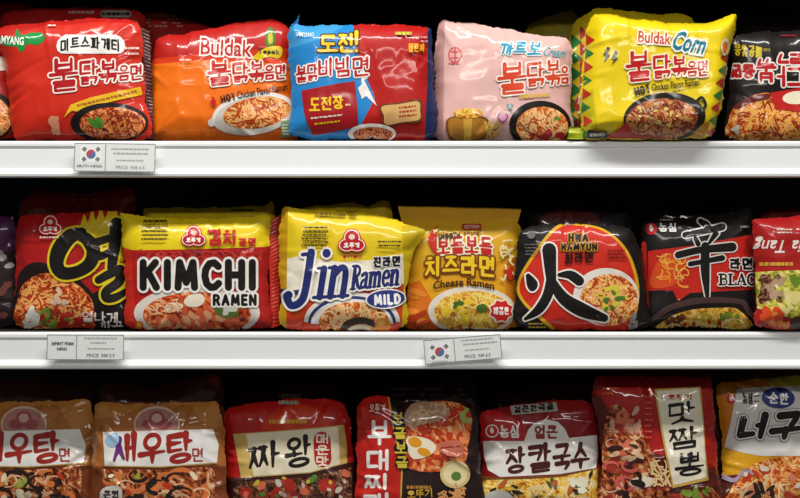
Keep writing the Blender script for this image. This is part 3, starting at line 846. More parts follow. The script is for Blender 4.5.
# yellow corn flavour
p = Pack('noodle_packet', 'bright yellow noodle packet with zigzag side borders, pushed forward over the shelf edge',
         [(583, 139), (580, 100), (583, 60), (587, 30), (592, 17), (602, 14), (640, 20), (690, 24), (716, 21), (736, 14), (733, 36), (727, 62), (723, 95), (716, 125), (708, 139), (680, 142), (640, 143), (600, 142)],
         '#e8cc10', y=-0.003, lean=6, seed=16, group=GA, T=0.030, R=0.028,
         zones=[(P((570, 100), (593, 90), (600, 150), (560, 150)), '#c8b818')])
zl = []
for i in range(8):
    y0 = 34 + i * 13.5; x0 = 590 - i * .9 + (3 if i > 5 else 0)
    zl.append((P((x0 - 4, y0), (x0 + 5, y0 + 6), (x0 - 4, y0 + 12)), '#1f7a34' if i % 2 else '#c8281c'))
for i in range(7):
    y0 = 52 + i * 12.5; x0 = 724 - i * 2.3
    zl.append((P((x0 + 5, y0), (x0 - 4, y0 + 6), (x0 + 3, y0 + 12)), '#1f7a34' if i % 2 else '#b8281c'))
for half in (zl[:8], zl[8:]):
    p.part('zigzag_border', ([q for sh_, c in half if c == '#1f7a34' for q in sh_], '#1f7a34'), ([q for sh_, c in half if c != '#1f7a34' for q in sh_], '#c0281c'))
p.seal((584, 126), (588, 141), (567, 141), (569, 127), '#a8b41c', bend=-0.002)
p.seal((586, 34), (593, 17), (601, 11), (589, 24), '#d8c418', bend=0.002)
p.part('bolt_mark', (P((607, 47), (610, 48), (607, 54), (610, 55), (603, 63), (606, 56), (603, 55)) + P((615, 51), (618, 52), (615, 57), (618, 58), (611, 66), (614, 60), (611, 59)), '#2a2410'))
p.part('brand_lettering', (TXO(1.3, 'Buldak', 638, 32, 671, 44, .02, rot=4), '#f8f2d8'), (TX('Buldak', 638, 32, 671, 44, .02, rot=4), '#c8261c'))
p.part('corn_lettering', (TXO(1.6, 'Corn', 673, 33, 706, 53, .03, .2, 10), '#f6f6e8'), (TX('Corn', 673, 33, 706, 53, .03, .2, 10), '#14768c'))
flavour(p, [('불', 626, 51, 651, 82), ('닭', 652, 55, 671, 79), ('볶', 671, 56, 687, 77), ('음', 686, 61, 697, 77), ('면', 697, 61, 708, 77)], 3.2, 1.4, '#c0181c', '#f8ecd0')
p.part('heat_lettering', (GOTHIC('HOT', 634, 86, 650, 95, 1.9, rot=-14), '#2a1a08'), (TX('Chicken Flavor Ramen', 651, 81.5, 699, 88.5, .02, rot=-7), '#2a1a08'), (dashes(640, 96, 694, 98, 1, 1.2, 2, rise=8), '#5a4408'))
p.part('pan_picture', (E(664, 118, 41, 25, -4) + S([(694, 104), (701, 98), (705, 106), (700, 112)], 3, True), '#17100c'), (E(661, 120, 36, 21, -4), NOOD_CRN),
       (strands(E(661, 120, 35, 20)[0], 60, 1.3, 13, 8), '#c88a50'), (strands(E(661, 120, 35, 20)[0], 36, 1.2, 11, 18), '#7a2408'), (blobs(E(655, 116, 28, 14)[0], 16, 1.8, 4), '#d8c46a'))
p.part('flame_picture', (SP((606, 138), (618, 130), (626, 124), (634, 134), (650, 137), (664, 140), (640, 142), (612, 142)), '#b82414'), (SP((690, 140), (698, 128), (708, 122), (706, 132), (700, 140)), '#c88a14'))
p.part('corn_ear_picture', (SP((722, 56), (720, 47), (722, 41), (726, 40), (728, 47), (726, 55)), '#e8e0c0'), (SP((722.5, 54), (721.5, 47), (723, 43), (726, 43), (726.5, 48), (725, 53)), '#e07a20'))
p.part('name_tag', (P((587, 130), (608, 133), (607, 140), (587, 139)), '#191410'), (dashes(589, 133.5, 606, 137.5, 1, 2.8, 3), '#d8d0c0'))

# black packet lying the wrong way up
p = Pack('noodle_packet', 'black noodle packet standing upside down at the right end of the upper shelf',
         [(731, 139), (727, 112), (731, 72), (734, 42), (742, 34), (790, 31), (840, 30), (896, 34), (902, 90), (898, 139), (810, 141)], '#17100f', y=0.030, seed=17, group=GA)
ud = [('불', 0, 0, 34, 40), ('닭', 34, 2, 62, 36), ('볶', 62, 6, 82, 31), ('음', 83, 10, 96, 25), ('면', 96, 11, 108, 25)]
mid = [(c, 722 + a, 46 + b, 722 + x, 46 + d) for c, a, b, x, d in ud]
rr = lambda sh: xform(sh, 780, 67.5, 180)
p.part('title_lettering', (rr(HG(mid, 3.2, 1.4)), '#f0e6dc'), (rr(HG(mid, 3.2)), '#b8141c'))
p.each('yellow_print', (xform(HG(row('매운볶음', 734, 46, 762, 58, rise=-2), 1.8), 748, 52, 180), '#d8c030'), (dashes(760, 46, 772, 54, 1, 3, 2), '#8a7a30'))
p.part('noodle_picture', (SP((728, 122), (735, 106), (752, 96), (768, 93), (790, 100), (840, 104), (900, 112), (900, 150), (730, 150)), NOOD_ORG), (strands(P((732, 112), (760, 98), (800, 104), (800, 140), (732, 140)), 60, 1.5, 15, 4), '#f0b050'),
       (strands(P((732, 112), (760, 98), (800, 104), (800, 140), (732, 140)), 30, 1.4, 12, 14), '#a02c10'), (SP((734, 106), (750, 97), (768, 94), (768, 99), (750, 103), (738, 109)), '#6a1c14'))
p.part('red_label', (P((770, 93), (800, 88), (830, 90), (830, 112), (800, 112), (775, 110)), '#c01c18'), (E(796, 98, 14, 6.5, -4), '#f2e8cc'))
p.each('small_print_and_glints', (dashes(778, 35, 800, 37, 1, 1.6, 2), '#8a2020'), (blobs(P((728, 124), (740, 124), (740, 140), (730, 140)), 3, 3, 2), '#c8c0b0'))

# ------------------------------------------------------------------ middle shelf, front packets
GB = 'front packets on the middle shelf'
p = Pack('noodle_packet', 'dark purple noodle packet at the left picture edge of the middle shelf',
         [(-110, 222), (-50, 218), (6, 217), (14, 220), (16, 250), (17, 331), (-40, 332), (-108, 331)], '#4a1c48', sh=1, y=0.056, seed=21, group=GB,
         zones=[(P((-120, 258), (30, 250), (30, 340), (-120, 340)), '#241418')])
p.each('pale_print', (blobs(P((-20, 235), (14, 235), (14, 300), (-20, 300)), 10, 3.5, 3), '#a89a9a'), (blobs(P((-20, 280), (15, 280), (15, 328), (-20, 328)), 6, 4, 5), '#6a3a30'))

p = Pack('noodle_packet', 'dark red noodle packet with one huge black brush syllable edged in yellow',
         [(18, 331), (16, 280), (16, 235), (19, 220), (28, 215), (62, 214), (112, 211), (121, 216), (124, 250), (130, 295), (134, 331), (80, 333)], '#a81616', sh=1, y=0.040, seed=22, group=GB,
         zones=[(P((78, 300), (100, 290), (120, 296), (140, 286), (140, 340), (88, 340), (90, 318)), '#15100f'),
                (SP((70, 238), (80, 226), (84, 214), (88, 222), (92, 210), (96, 220), (101, 208), (105, 218), (110, 206), (116, 208), (120, 240), (122, 262), (100, 250), (80, 246)), '#d8b81a')])
yl = [([(82, 233), (70, 237), (60, 250), (57, 264), (63, 273), (77, 272), (90, 264), (94, 251), (88, 240), (80, 236)], [11, 15, 16, 14, 13, 12, 13, 14, 13, 10]),
      ([(92, 243), (101, 241), (110, 238)], [8, 8, 7]), ([(94, 257), (102, 256), (110, 252)], [8, 8, 7]),
      ([(117, 224), (115, 245), (112, 268)], [13, 12, 9]),
      ([(99, 280), (110, 274), (121, 270), (119, 282), (107, 291), (107, 298), (117, 297), (131, 288)], [8, 9, 10, 10, 9, 9, 8, 5])]
def brush(strokes, g=0): return [q for pts, ws in strokes for q in S(pts, [w + 2 * g for w in ws], True)]
p.part('bowl_picture', (SP((17, 330), (17, 285), (22, 270), (36, 262), (60, 268), (82, 282), (96, 300), (94, 318), (88, 333)), '#1c1210'), (SP((18, 332), (19, 295), (28, 280), (46, 273), (66, 278), (86, 292), (94, 308), (88, 332)), NOOD_RED),
       (strands(SP((20, 328), (21, 296), (30, 282), (46, 275), (66, 280), (84, 293), (92, 308), (86, 328))[0], 80, 1.6, 18, 4), '#eda85c'), (strands(SP((20, 328), (21, 296), (30, 282), (46, 275), (66, 280), (84, 293), (92, 308), (86, 328))[0], 40, 1.5, 14, 5), '#b83410'),
       (blobs(P((16, 312), (94, 310), (96, 342), (16, 342)), 18, 5, 4), '#c42418'), (blobs(P((22, 302), (48, 302), (48, 330), (22, 330)), 7, 4.5, 3), '#ece8dc'), (blobs(P((34, 308), (72, 306), (68, 334), (38, 336)), 12, 3.2, 3, 3), '#6a9a30'),
       (blobs(P((46, 286), (72, 286), (76, 306), (50, 308)), 8, 3.5, 9), '#d8b498'))
p.part('title_lettering', (brush(yl, 2.3), '#d8c01c'), (brush(yl), '#15110f'))
p.part('catch_phrase', (HG(row('열나게', 82, 311, 119, 322, rise=-1), 1.5) + HG(row('화끈', 100, 321, 124, 331), 1.5) + S([(126, 329), (128, 329)], 1.5), '#efe9e0'))
p.part('maker_emblem', *maker_lobes(51, 227, 9), (dashes(40, 236, 62, 239, 1, 1.6, 3), '#e0c8c0'))

# kimchi flavour
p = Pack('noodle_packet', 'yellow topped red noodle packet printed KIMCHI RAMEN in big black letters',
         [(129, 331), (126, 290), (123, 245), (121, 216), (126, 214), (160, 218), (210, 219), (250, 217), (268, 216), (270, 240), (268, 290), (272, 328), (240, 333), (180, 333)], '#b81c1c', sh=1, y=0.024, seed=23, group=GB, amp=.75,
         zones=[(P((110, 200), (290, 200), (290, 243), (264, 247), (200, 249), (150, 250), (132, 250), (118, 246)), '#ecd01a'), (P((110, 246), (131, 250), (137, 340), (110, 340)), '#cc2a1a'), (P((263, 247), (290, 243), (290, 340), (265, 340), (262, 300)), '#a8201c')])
p.seal((268, 222), (271, 328), (279, 326), (280, 214), '#c42c1a', bend=0.004)
p.part('weave_band', (strands(P((138, 252), (262, 250), (262, 262), (138, 262)), 60, 1.2, 12, 3), '#8a1014'))
p.part('weave_band', (strands(P((138, 252), (262, 250), (262, 262), (138, 262)), 50, 1.2, 14, 4), '#cc4034'))
p.part('bowl_picture', (E(197, 313, 63, 27), '#ded6cc'), (E(197, 315, 54, 23), KIMCHI), (blobs(E(197, 318, 46, 14)[0], 16, 5, 3), '#d8603c'), (blobs(E(197, 318, 46, 14)[0], 10, 4, 8), '#e8a878'),
       (SP((184, 302), (190, 295), (201, 294), (205, 300), (200, 306), (190, 307)) + SP((164, 309), (170, 303), (182, 304), (182, 309), (172, 311)), '#ede3cc'), (SP((216, 306), (226, 303), (236, 306), (238, 316), (226, 318), (216, 313)), '#5c7434'), (blobs(P((216, 304), (238, 304), (238, 318), (216, 318)), 4, 3, 2), '#d8dcc8'),
       (strands(P((150, 300), (180, 298), (184, 312), (150, 316)), 16, 1.5, 14, 2), '#f0b888'))
p.part('title_lettering', (GOTHIC('KIMCHI', 140, 259, 257, 291, 7.2, 2.4) + GOTHIC('RAMEN', 213, 294, 257, 306, 2.9, 1.9), '#f2ede6'), (GOTHIC('KIMCHI', 140, 259, 257, 291, 7.2) + GOTHIC('RAMEN', 213, 294, 257, 306, 2.9), '#17120f'))
p.part('maker_emblem', *maker_lobes(194, 238, 9.5), (TX('OTTOGI', 185, 250, 203, 254, .01), '#8a3a48'))
p.part('korean_lettering', (HG([('김', 208, 229, 223, 246), ('치', 223, 230, 238, 246)], 3) + HG(row('라면', 239, 238, 257, 247), 1.8), '#c01c20'))
p.each('small_print_and_glints', (dashes(142, 219, 172, 241, 6, 1.5, 5, .95), '#4a3c0c'))
p.part('heat_mark', (E(140, 325, 4, 4), '#d8701c'), (E(140, 325, 2, 2), '#f0c030'))

# yellow mild flavour
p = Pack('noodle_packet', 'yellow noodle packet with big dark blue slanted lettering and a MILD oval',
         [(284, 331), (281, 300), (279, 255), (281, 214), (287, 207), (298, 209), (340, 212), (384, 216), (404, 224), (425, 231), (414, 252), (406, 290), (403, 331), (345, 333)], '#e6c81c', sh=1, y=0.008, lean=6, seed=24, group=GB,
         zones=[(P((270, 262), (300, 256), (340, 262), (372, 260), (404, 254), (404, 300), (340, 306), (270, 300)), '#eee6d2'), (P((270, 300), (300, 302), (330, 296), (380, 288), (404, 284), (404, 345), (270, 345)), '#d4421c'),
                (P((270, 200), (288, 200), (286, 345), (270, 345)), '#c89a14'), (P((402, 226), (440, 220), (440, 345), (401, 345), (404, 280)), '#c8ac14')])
p.part('bowl_picture', (E(352, 322, 48, 30, 0, 30, 180, 360), '#e8e2d8'), (E(352, 323, 44, 27, 0, 30, 180, 360), '#2a3a78'), (E(352, 324, 41, 25, 0, 30, 180, 360), '#eee8de'), (E(354, 322, 35, 20, 0, 30, 180, 360) + P((319, 321), (389, 321), (386, 333), (322, 333)), NOOD_ORG),
       (strands(E(354, 316, 32, 14)[0], 46, 1.6, 16, 3), '#f2c890'), (SP((340, 330), (346, 321), (360, 317), (372, 320), (376, 328), (364, 324), (352, 326), (346, 332)), '#3a2a20'), (SP((348, 331), (354, 326), (366, 326), (372, 332)), '#e0d4c0'), (E(383, 325, 8, 7), '#e08a28'), (E(381, 323, 4, 3), '#f0b858'))
p.part('blue_swoosh', (S([(281, 291), (292, 293), (304, 290)], [5, 5, 3], True), '#26306e'))
J = dict(slant=.16, rise=2)
p.part('title_lettering', (SERIF('J', 286, 255, 306, 303, 7.6, 2.2, **J) + SERIF('in', 315, 251, 349, 299, 6.6, 2.2, **J), '#f4f0e6'), (SERIF('J', 286, 255, 306, 303, 7.6, 0, **J) + SERIF('in', 315, 251, 349, 299, 6.6, 0, **J), '#232c6c'))
p.part('ramen_lettering', (SERIF('Ramen', 351, 266, 399, 290, 3.6, 1.7, slant=.12, rise=5), '#f4f0e6'), (SERIF('Ramen', 351, 266, 399, 290, 3.6, 0, slant=.12, rise=5), '#232c6c'))
p.part('korean_lettering', (HG(row('진라면', 373, 257, 401, 268, rise=1), 2.2, .9), '#e8e4dc'), (HG(row('진라면', 373, 257, 401, 268, rise=1), 2.2), '#1c1a2a'))
p.part('mild_oval', (E(386, 299, 20.5, 10, -4), '#f0ece4'), (E(386, 299, 19, 8.7, -4), '#27357c'), (GOTHIC('MILD', 374, 294, 401, 305, 2.5, rot=-3), '#f4f2ee'))
p.part('maker_emblem', *maker_lobes(352, 243, 10.5), (TX('OTTOGI', 343, 255, 362, 259, .01), '#a82830'))
p.each('small_print_and_glints', (dashes(302, 226, 332, 248, 6, 1.6, 5, .95), '#4a3e10'), (dashes(377, 240, 402, 248, 2, 1.6, 7, .95), '#4a3e10'), (dashes(314, 211, 366, 217, 1, 2.4, 8, rise=-3), '#5a4a12'))

# cheese flavour
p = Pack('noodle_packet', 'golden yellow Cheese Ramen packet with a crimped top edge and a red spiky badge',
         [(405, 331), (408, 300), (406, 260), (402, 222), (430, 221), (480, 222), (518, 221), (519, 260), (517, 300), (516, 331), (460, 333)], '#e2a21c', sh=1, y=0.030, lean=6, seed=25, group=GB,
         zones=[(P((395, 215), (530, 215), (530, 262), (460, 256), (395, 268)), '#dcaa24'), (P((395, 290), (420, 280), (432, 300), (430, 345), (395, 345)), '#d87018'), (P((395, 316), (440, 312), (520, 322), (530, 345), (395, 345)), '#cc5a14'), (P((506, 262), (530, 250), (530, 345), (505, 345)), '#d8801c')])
p.seal((402, 223), (518, 222), (521, 210), (398, 207), '#d8a226', bend=-0.006, amp=.0007, name='top_seal')
p.part('drape_picture', (blobs(P((404, 286), (428, 284), (430, 331), (404, 331)), 8, 6, 4, 3), '#e88a2c'), (blobs(P((404, 300), (430, 300), (432, 331), (404, 331)), 6, 5, 7, 3), '#b83c12'))
p.part('bowl_picture', (E(472, 311, 44, 25), '#e6dccb'), (E(473, 312, 39, 21), NOOD_YEL), (blobs(E(473, 311, 34, 16)[0], 16, 5, 5), '#f0c832'), (strands(E(473, 312, 38, 20)[0], 22, 1.4, 13, 4), '#f6e07a'), (blobs(E(473, 316, 36, 16)[0], 8, 3, 15), '#c8641c'),
       (blobs(P((448, 300), (464, 299), (464, 311), (450, 311)), 4, 2.2, 2) + SP((477, 306), (484, 304), (488, 309), (482, 313), (477, 311)), '#4a6a28'))
t1 = row('보들보들', 436, 239, 493, 257)
p.part('soft_lettering', (arch(HG(t1, 2.7, 1.5), 430, 500, 3), '#f4e8c8'), (arch(HG(t1, 2.7), 430, 500, 3), '#c0241c'))
t2 = row('치즈라면', 424, 258, 496, 279)
p.part('cheese_lettering', (arch(HG(t2, 3.2, 1.7), 420, 500, 3), '#7a3a0c'), (arch(HG(t2, 3.2), 420, 500, 3), '#f0c820'))
p.part('english_lettering', (arch(TX('Cheese Ramen', 433, 283, 494, 291, .025), 430, 496, 5), '#3a1e0a'))
p.each('small_print_and_glints', (P((462, 224), (481, 224), (481, 229.5), (462, 229.5)), '#b82420'), (TX('OTTOGI', 464, 225.2, 479, 228.4, .02), '#f0e0c8'), (TX('SMOOTH', 438, 233, 460, 239, .03, rot=-5), '#3a240c'), (dashes(463, 231, 481, 235, 1, 2, 3), '#7a4a14'))
p.part('pepper_picture', (S([(437, 228), (432, 240), (436, 254)], [3, 8, 2], True), '#c42418'), (S([(438, 229), (434, 233)], 2), '#b8b030'))
bd = []
for k in range(16):
    r_ = 12 if k % 2 else 9.5; bd.append((501 + r_ * math.cos(k * math.pi / 8), 311 + r_ * .95 * math.sin(k * math.pi / 8)))
p.part('spiky_badge', ([[(501 + (x - 501) * 1.18, 311 + (y - 311) * 1.18) for x, y in bd]], '#f2e4cc'), ([bd], '#c8201c'), (HG(row('매콤한', 493, 307, 509, 315), 1.3), '#f6efe4'))
p.part('noodle_swirl', (strands(P((500, 240), (514, 240), (514, 280), (500, 285)), 14, 1.8, 16, 4), '#f0dca0'), (blobs(P((500, 262), (514, 262), (514, 292), (500, 292)), 4, 3.5, 2), '#c0301c'))

# fire flavour
p = Pack('noodle_packet', 'black noodle packet with a red disc and a giant black fire character edged in white',
         [(519, 331), (516, 290), (517, 250), (523, 230), (540, 225), (580, 224), (618, 226), (634, 234), (643, 262), (647, 300), (646, 331), (580, 333)], '#151110', sh=1, y=0.014, seed=26, group=GB, creases=14,
         zones=[(SP((556, 226), (582, 224), (606, 230), (626, 248), (637, 274), (639, 300), (630, 330), (606, 345), (572, 345), (546, 325), (522, 302), (517, 284), (530, 258)), '#d8a41c'), (SP((558, 228.5), (582, 226), (605, 232), (624, 250), (634, 275), (636, 300), (628, 328), (604, 343), (574, 343), (548, 322), (525, 301), (520, 284), (533, 259)), '#cc2a18')])
p.part('bowl_picture', (E(606, 297, 33, 29, 0), '#e6dfd6'), (E(609, 300, 29, 26, 0), NOOD_ORG), (strands(E(609, 300, 28, 25)[0], 60, 1.5, 16, 4), '#f2bc70'), (strands(E(609, 300, 28, 25)[0], 20, 1.4, 12, 14), '#b83c14'), (blobs(E(611, 297, 18, 14)[0], 14, 2.6, 5), '#d8c83c'), (blobs(E(613, 302, 15, 12)[0], 9, 2.3, 6), '#4a7a28'))
fire = [([(549, 250), (550, 266), (551, 280)], [14, 12, 10]), ([(551, 280), (547, 296), (538, 310), (525, 319)], [10, 10, 9, 3]), ([(551, 280), (563, 298), (582, 310), (604, 318)], [8, 12, 14, 8]),
        ([(528, 276), (532, 284), (532, 288)], [5, 11, 7]), ([(559, 275), (570, 275), (579, 281)], [4, 9, 10])]
p.part('fire_lettering', (brush(fire, 1.7), '#efe8de'), (brush(fire), '#13100f'))
p.part('english_lettering', (GOTHIC('HWA', 568, 233, 588, 242, 2.1, .8) + GOTHIC('RAMYUN', 561, 243, 597, 251, 1.9, .8), '#c8901c'), (GOTHIC('HWA', 568, 233, 588, 242, 2.1) + GOTHIC('RAMYUN', 561, 243, 597, 251, 1.9), '#140a07'))
p.part('korean_lettering', (HG(row('화라면', 564, 253, 594, 264, rise=1), 1.8, brush=.6), '#1a0c08'), (dashes(606, 249, 628, 260, 3, 1.6, 6), '#7a1410'))
p.each('small_print_and_glints', (E(531, 235, 4, 4), '#6a6664'), (dashes(524, 243, 540, 256, 4, 1.2, 4), '#6a6664'), (dashes(528, 322, 546, 329, 2, 1.6, 4), '#a88a3a'), (blobs(P((628, 314), (646, 308), (646, 331), (626, 331)), 6, 3, 3), '#8a8684'))  # grey blobs at the lower right are painted reflections on crumpled film

# black spicy flavour
p = Pack('noodle_packet', 'black noodle packet with a red band and a large brush character above the word BLACK',
         [(646, 331), (642, 290), (641, 245), (643, 225), (650, 220), (690, 217), (735, 212), (751, 210), (754, 250), (754, 331), (700, 333)], '#171312', sh=1, y=0.030, seed=27, group=GB,
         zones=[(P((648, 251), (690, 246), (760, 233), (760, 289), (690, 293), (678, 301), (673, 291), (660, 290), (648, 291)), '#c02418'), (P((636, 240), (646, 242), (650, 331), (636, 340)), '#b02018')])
p.part('fish_pattern', (SP((650, 286), (654, 268), (664, 256), (680, 252), (690, 256), (684, 268), (678, 282), (664, 288)), '#d24a1a'), (curls(P((650, 254), (692, 250), (690, 288), (650, 290)), 9, 2.4, 4, 5), '#e8882c'), (strands(P((650, 256), (690, 250), (690, 286), (650, 290)), 16, 1.1, 12, 5), '#f0b450'))
shin = [([(700, 221), (706, 225), (709, 230)], [5, 7, 6]), ([(685, 235), (700, 232), (722, 227)], [6, 6, 7]), ([(695, 238), (698, 244)], [4, 5]), ([(716, 233), (709, 243)], [6, 3]),
        ([(678, 255), (700, 250), (732, 247)], [7, 7, 9]), ([(690, 264), (706, 261), (722, 258)], [5, 5, 6]), ([(705, 246), (705, 270), (707, 296)], [8, 9, 4])]
p.part('spicy_lettering', (brush(shin, 1.3), '#dcd6ce'), (brush(shin), '#161210'))
p.part('maker_emblem', *seed_disc(651, 229, 5.8), (HG(row('농심', 658, 223, 677, 232), 1.5), '#e8e4de'), (dashes(658, 219, 676, 221, 1, 1.2, 2), '#a8a4a0'))
p.part('korean_lettering', (HG(row('라면', 729, 258, 753, 270), 2.4, 1), '#e4ded6'), (HG(row('라면', 729, 258, 753, 270), 2.4), '#171312'))
p.part('english_lettering', (SERIF('BLACK', 718, 274, 765, 285, 2.4, 1.1), '#ece6de'), (SERIF('BLACK', 718, 274, 765, 285, 2.4), '#171312'))
p.part('bowl_picture', (SP((649, 331), (660, 310), (684, 300), (710, 297), (740, 299), (748, 306), (754, 331)), '#4a3430'), (SP((654, 332), (664, 314), (686, 306), (712, 303), (738, 304), (744, 310), (750, 332)), '#1c1210'), (SP((658, 333), (668, 318), (690, 310), (716, 308), (738, 310), (748, 332)), NOOD_YEL),
       (blobs(P((662, 318), (686, 312), (690, 330), (660, 331)), 8, 4, 3), '#6a3418'), (blobs(P((690, 312), (738, 311), (742, 328), (690, 330)), 8, 4, 4), '#b8a028'), (blobs(P((700, 312), (738, 311), (742, 324), (700, 324)), 6, 3.5, 6), '#6a7a20'), (strands(P((662, 322), (742, 318), (746, 331), (660, 331)), 24, 1.6, 16, 3), '#e8cc80'), (blobs(P((672, 318), (730, 318), (730, 331), (672, 331)), 6, 3, 16), '#a82c14'))
p.each('small_print_and_glints', (dashes(738, 224, 750, 230, 1, 2, 2), '#7a7674'))

# red packet upside down
p = Pack('noodle_packet', 'red upside down noodle packet with white script, right end of the middle shelf',
         [(760, 331), (756, 300), (754, 255), (752, 224), (762, 219), (810, 216), (860, 215), (902, 220), (905, 270), (900, 331), (830, 333)], '#a81a18', sh=1, y=0.002, seed=28, group=GB, amp=1.3, T=.022, R=.03)
p.part('script_lettering', (xform(TX('Gamja Tang', 754, 236, 834, 253, .01, .3), 794, 244.5, 180), '#ece0d6'), (dashes(776, 228, 794, 234, 2, 1.4, 3), '#d8c4ba'), (dashes(757, 261, 800, 267, 1, 3.4, 5), '#d8a83c'))
p.part('stew_picture', (P((755, 272), (800, 270), (905, 270), (905, 316), (790, 318), (757, 308)), GREENS), (blobs(P((756, 273), (784, 273), (784, 304), (757, 304)), 18, 5, 3), MEATS), (blobs(P((764, 276), (790, 276), (788, 300), (764, 300)), 10, 3.5, 5), '#b89a7a'), (blobs(P((778, 290), (804, 286), (804, 316), (776, 316)), 8, 5, 8), '#e4d488'), (blobs(P((784, 272), (804, 272), (804, 292), (786, 290)), 5, 4, 18), '#6a8a28'))
p.part('chilli_picture', (blobs(P((757, 304), (782, 308), (794, 331), (760, 331)), 10, 6, 4), '#d84a1c'), (blobs(P((757, 304), (790, 310), (794, 331), (760, 331)), 6, 4, 9), '#e88a3c'), (blobs(P((788, 316), (806, 314), (806, 331), (790, 331)), 5, 5, 3), '#3a2818'))

# ------------------------------------------------------------------ lowest shelf, front packets
GC = 'front packets on the lowest shelf'
def prawn(name, label, x0, out, seed, y):
    q = Pack(name, label, out, '#a8662c', sh=2, y=y, lean=9, seed=seed, group=GC, amp=1.8, creases=24, rough=.28,
             zones=[(P((x0 - 10, 380), (x0 + 140, 380), (x0 + 140, 418), (x0 + 112, 432), (x0 + 96, 404), (x0 + 74, 406), (x0 + 52, 405), (x0 + 24, 416), (x0 - 10, 420)), '#b87a38'),
                    (P((x0 - 10, 466), (x0 + 140, 466), (x0 + 140, 540), (x0 - 10, 540)), '#7a3a18')])
    X = lambda a: x0 + a
    q.part('round_emblem', (E(X(62), 424, 23, 18), '#d8b8a0'), (E(X(62), 425, 21.5, 16.5), '#b07a70'), (E(X(62), 418, 8, 7) + E(X(55), 424, 8, 5) + E(X(69), 424, 8, 5), '#9a4a4c'), (E(X(62), 418, 5, 4.5), '#c8a090'))
    q.part('white_band', (P((X(8), 432), (X(60), 430.5), (X(118), 429), (X(124), 445), (X(122), 463), (X(64), 467), (X(10), 466)), '#e9e6e1'), (S([(X(10), 466), (X(66), 467), (X(122), 463)], 1.3), '#b89048'))
    q.part('title_lettering', (HG([('새', X(17), 433, X(43), 464), ('우', X(44), 432, X(71), 465), ('탕', X(71), 432, X(99), 464)], 4.7, brush=.8, tilt=.16) + HG([('면', X(97), 448, X(109), 462)], 1.7), '#9c241c'))
    q.part('title_shade', (HG([('새', X(17), 433, X(43), 464)], 4.7, brush=.8, tilt=.16)[:8], '#6a2a78'))
    q.part('blue_mark', (SP((X(11), 438), (X(22), 433), (X(24), 442), (X(18), 447), (X(12), 444)), '#9cc0dc'))
    ar = P((X(8), 468), (X(118), 468), (X(118), 515), (X(8), 515))[0]
    q.part('seafood_picture', (P((X(8), 469), (X(64), 470), (X(120), 466), (X(120), 516), (X(8), 516)), SEAFOOD), (blobs(ar, 14, 5, seed + 1, 3), '#2c1a12'), (blobs(ar, 9, 4, seed + 2, 2), '#96a23c'), (curls(ar, 12, 6, seed, 8), '#d8743c'), (curls(ar, 8, 2.4, seed + 7, 9), '#e8b088'), (curls(ar, 6, 4, seed + 3, 9), '#241612'), (blobs(ar, 10, 3.6, seed + 3, 2), '#e6d8b4'), (blobs(ar, 6, 3.2, seed + 4, 2), '#b83a1c'))
    q.part('portion_tag', (SP((X(6), 492), (X(14), 486), (X(26), 487), (X(28), 498), (X(26), 508), (X(8), 508)), '#c8c4bc'), (HG(row('큰컵', X(9), 490, X(25), 499), 1.8), '#3a302c'))
    return q
prawn('noodle_packet', 'brown prawn noodle packet with a white band, cut off by the left picture edge', -38,
      [(-36, 520), (-40, 470), (-36, 420), (-30, 403), (10, 402), (60, 401), (86, 400), (93, 412), (95, 450), (94, 520), (40, 522)], 31, 0.048)
prawn('noodle_packet', 'brown prawn noodle packet with a white band, right of its cut-off twin', 95,
      [(95, 520), (92, 470), (94, 420), (99, 403), (130, 404), (170, 403), (205, 402), (219, 406), (225, 440), (226, 480), (224, 520), (160, 522)], 32, 0.030)

p = Pack('noodle_packet', 'red noodle packet with a cream label, two black brush syllables and a red capsule',
         [(230, 520), (226, 470), (223, 425), (229, 409), (250, 404), (292, 399), (330, 400), (346, 408), (352, 440), (354, 480), (353, 520), (290, 522)], '#b01812', sh=2, y=0.046, lean=9, seed=33, group=GC, amp=1.8, creases=24, rough=.28,
         zones=[(P((215, 476), (242, 478), (310, 473), (348, 463), (365, 460), (365, 530), (215, 530)), '#3a1612'), (SP((262, 428), (280, 408), (310, 406), (330, 424), (296, 432)), '#c83214')])
p.part('cream_label', (P((233, 434), (260, 432), (300, 429), (344, 425), (347, 445), (347, 463), (310, 473), (270, 476), (241, 478), (237, 455)), '#c8a85c'), (P((246, 434), (300, 430), (338, 426.5), (340, 464), (310, 472), (254, 476)), '#e8dcbf'),
       (HG([('짜', 248, 442, 281, 470), ('왕', 285, 436, 312, 468)], 4.0, brush=.75, tilt=.18), '#191310'), (S([(322, 440), (323, 459)], 17), '#b81c1c'), (HG(column('매운맛', 316, 433, 329, 467), 1.7), '#f0e4d0'))
p.each('yellow_print', (dashes(268, 418, 312, 425, 1, 4, 3), '#d89a30'), (dashes(276, 400, 304, 405, 1, 3.6, 2), '#a8a090'))
ar = P((236, 480), (350, 468), (352, 516), (234, 516))[0]
p.part('sauce_picture', (P((234, 482), (310, 477), (351, 467), (353, 518), (232, 518)), MEATS), (blobs(ar, 12, 6, 2, 1.4), '#a8281c'), (blobs(ar, 6, 5, 12, 1.4), '#d86a4a'), (blobs(ar, 8, 3, 4), '#c8b03c'), (blobs(ar, 5, 3, 5), '#4a8a2c'), (blobs(ar, 10, 3, 6), '#c8b8a8'))

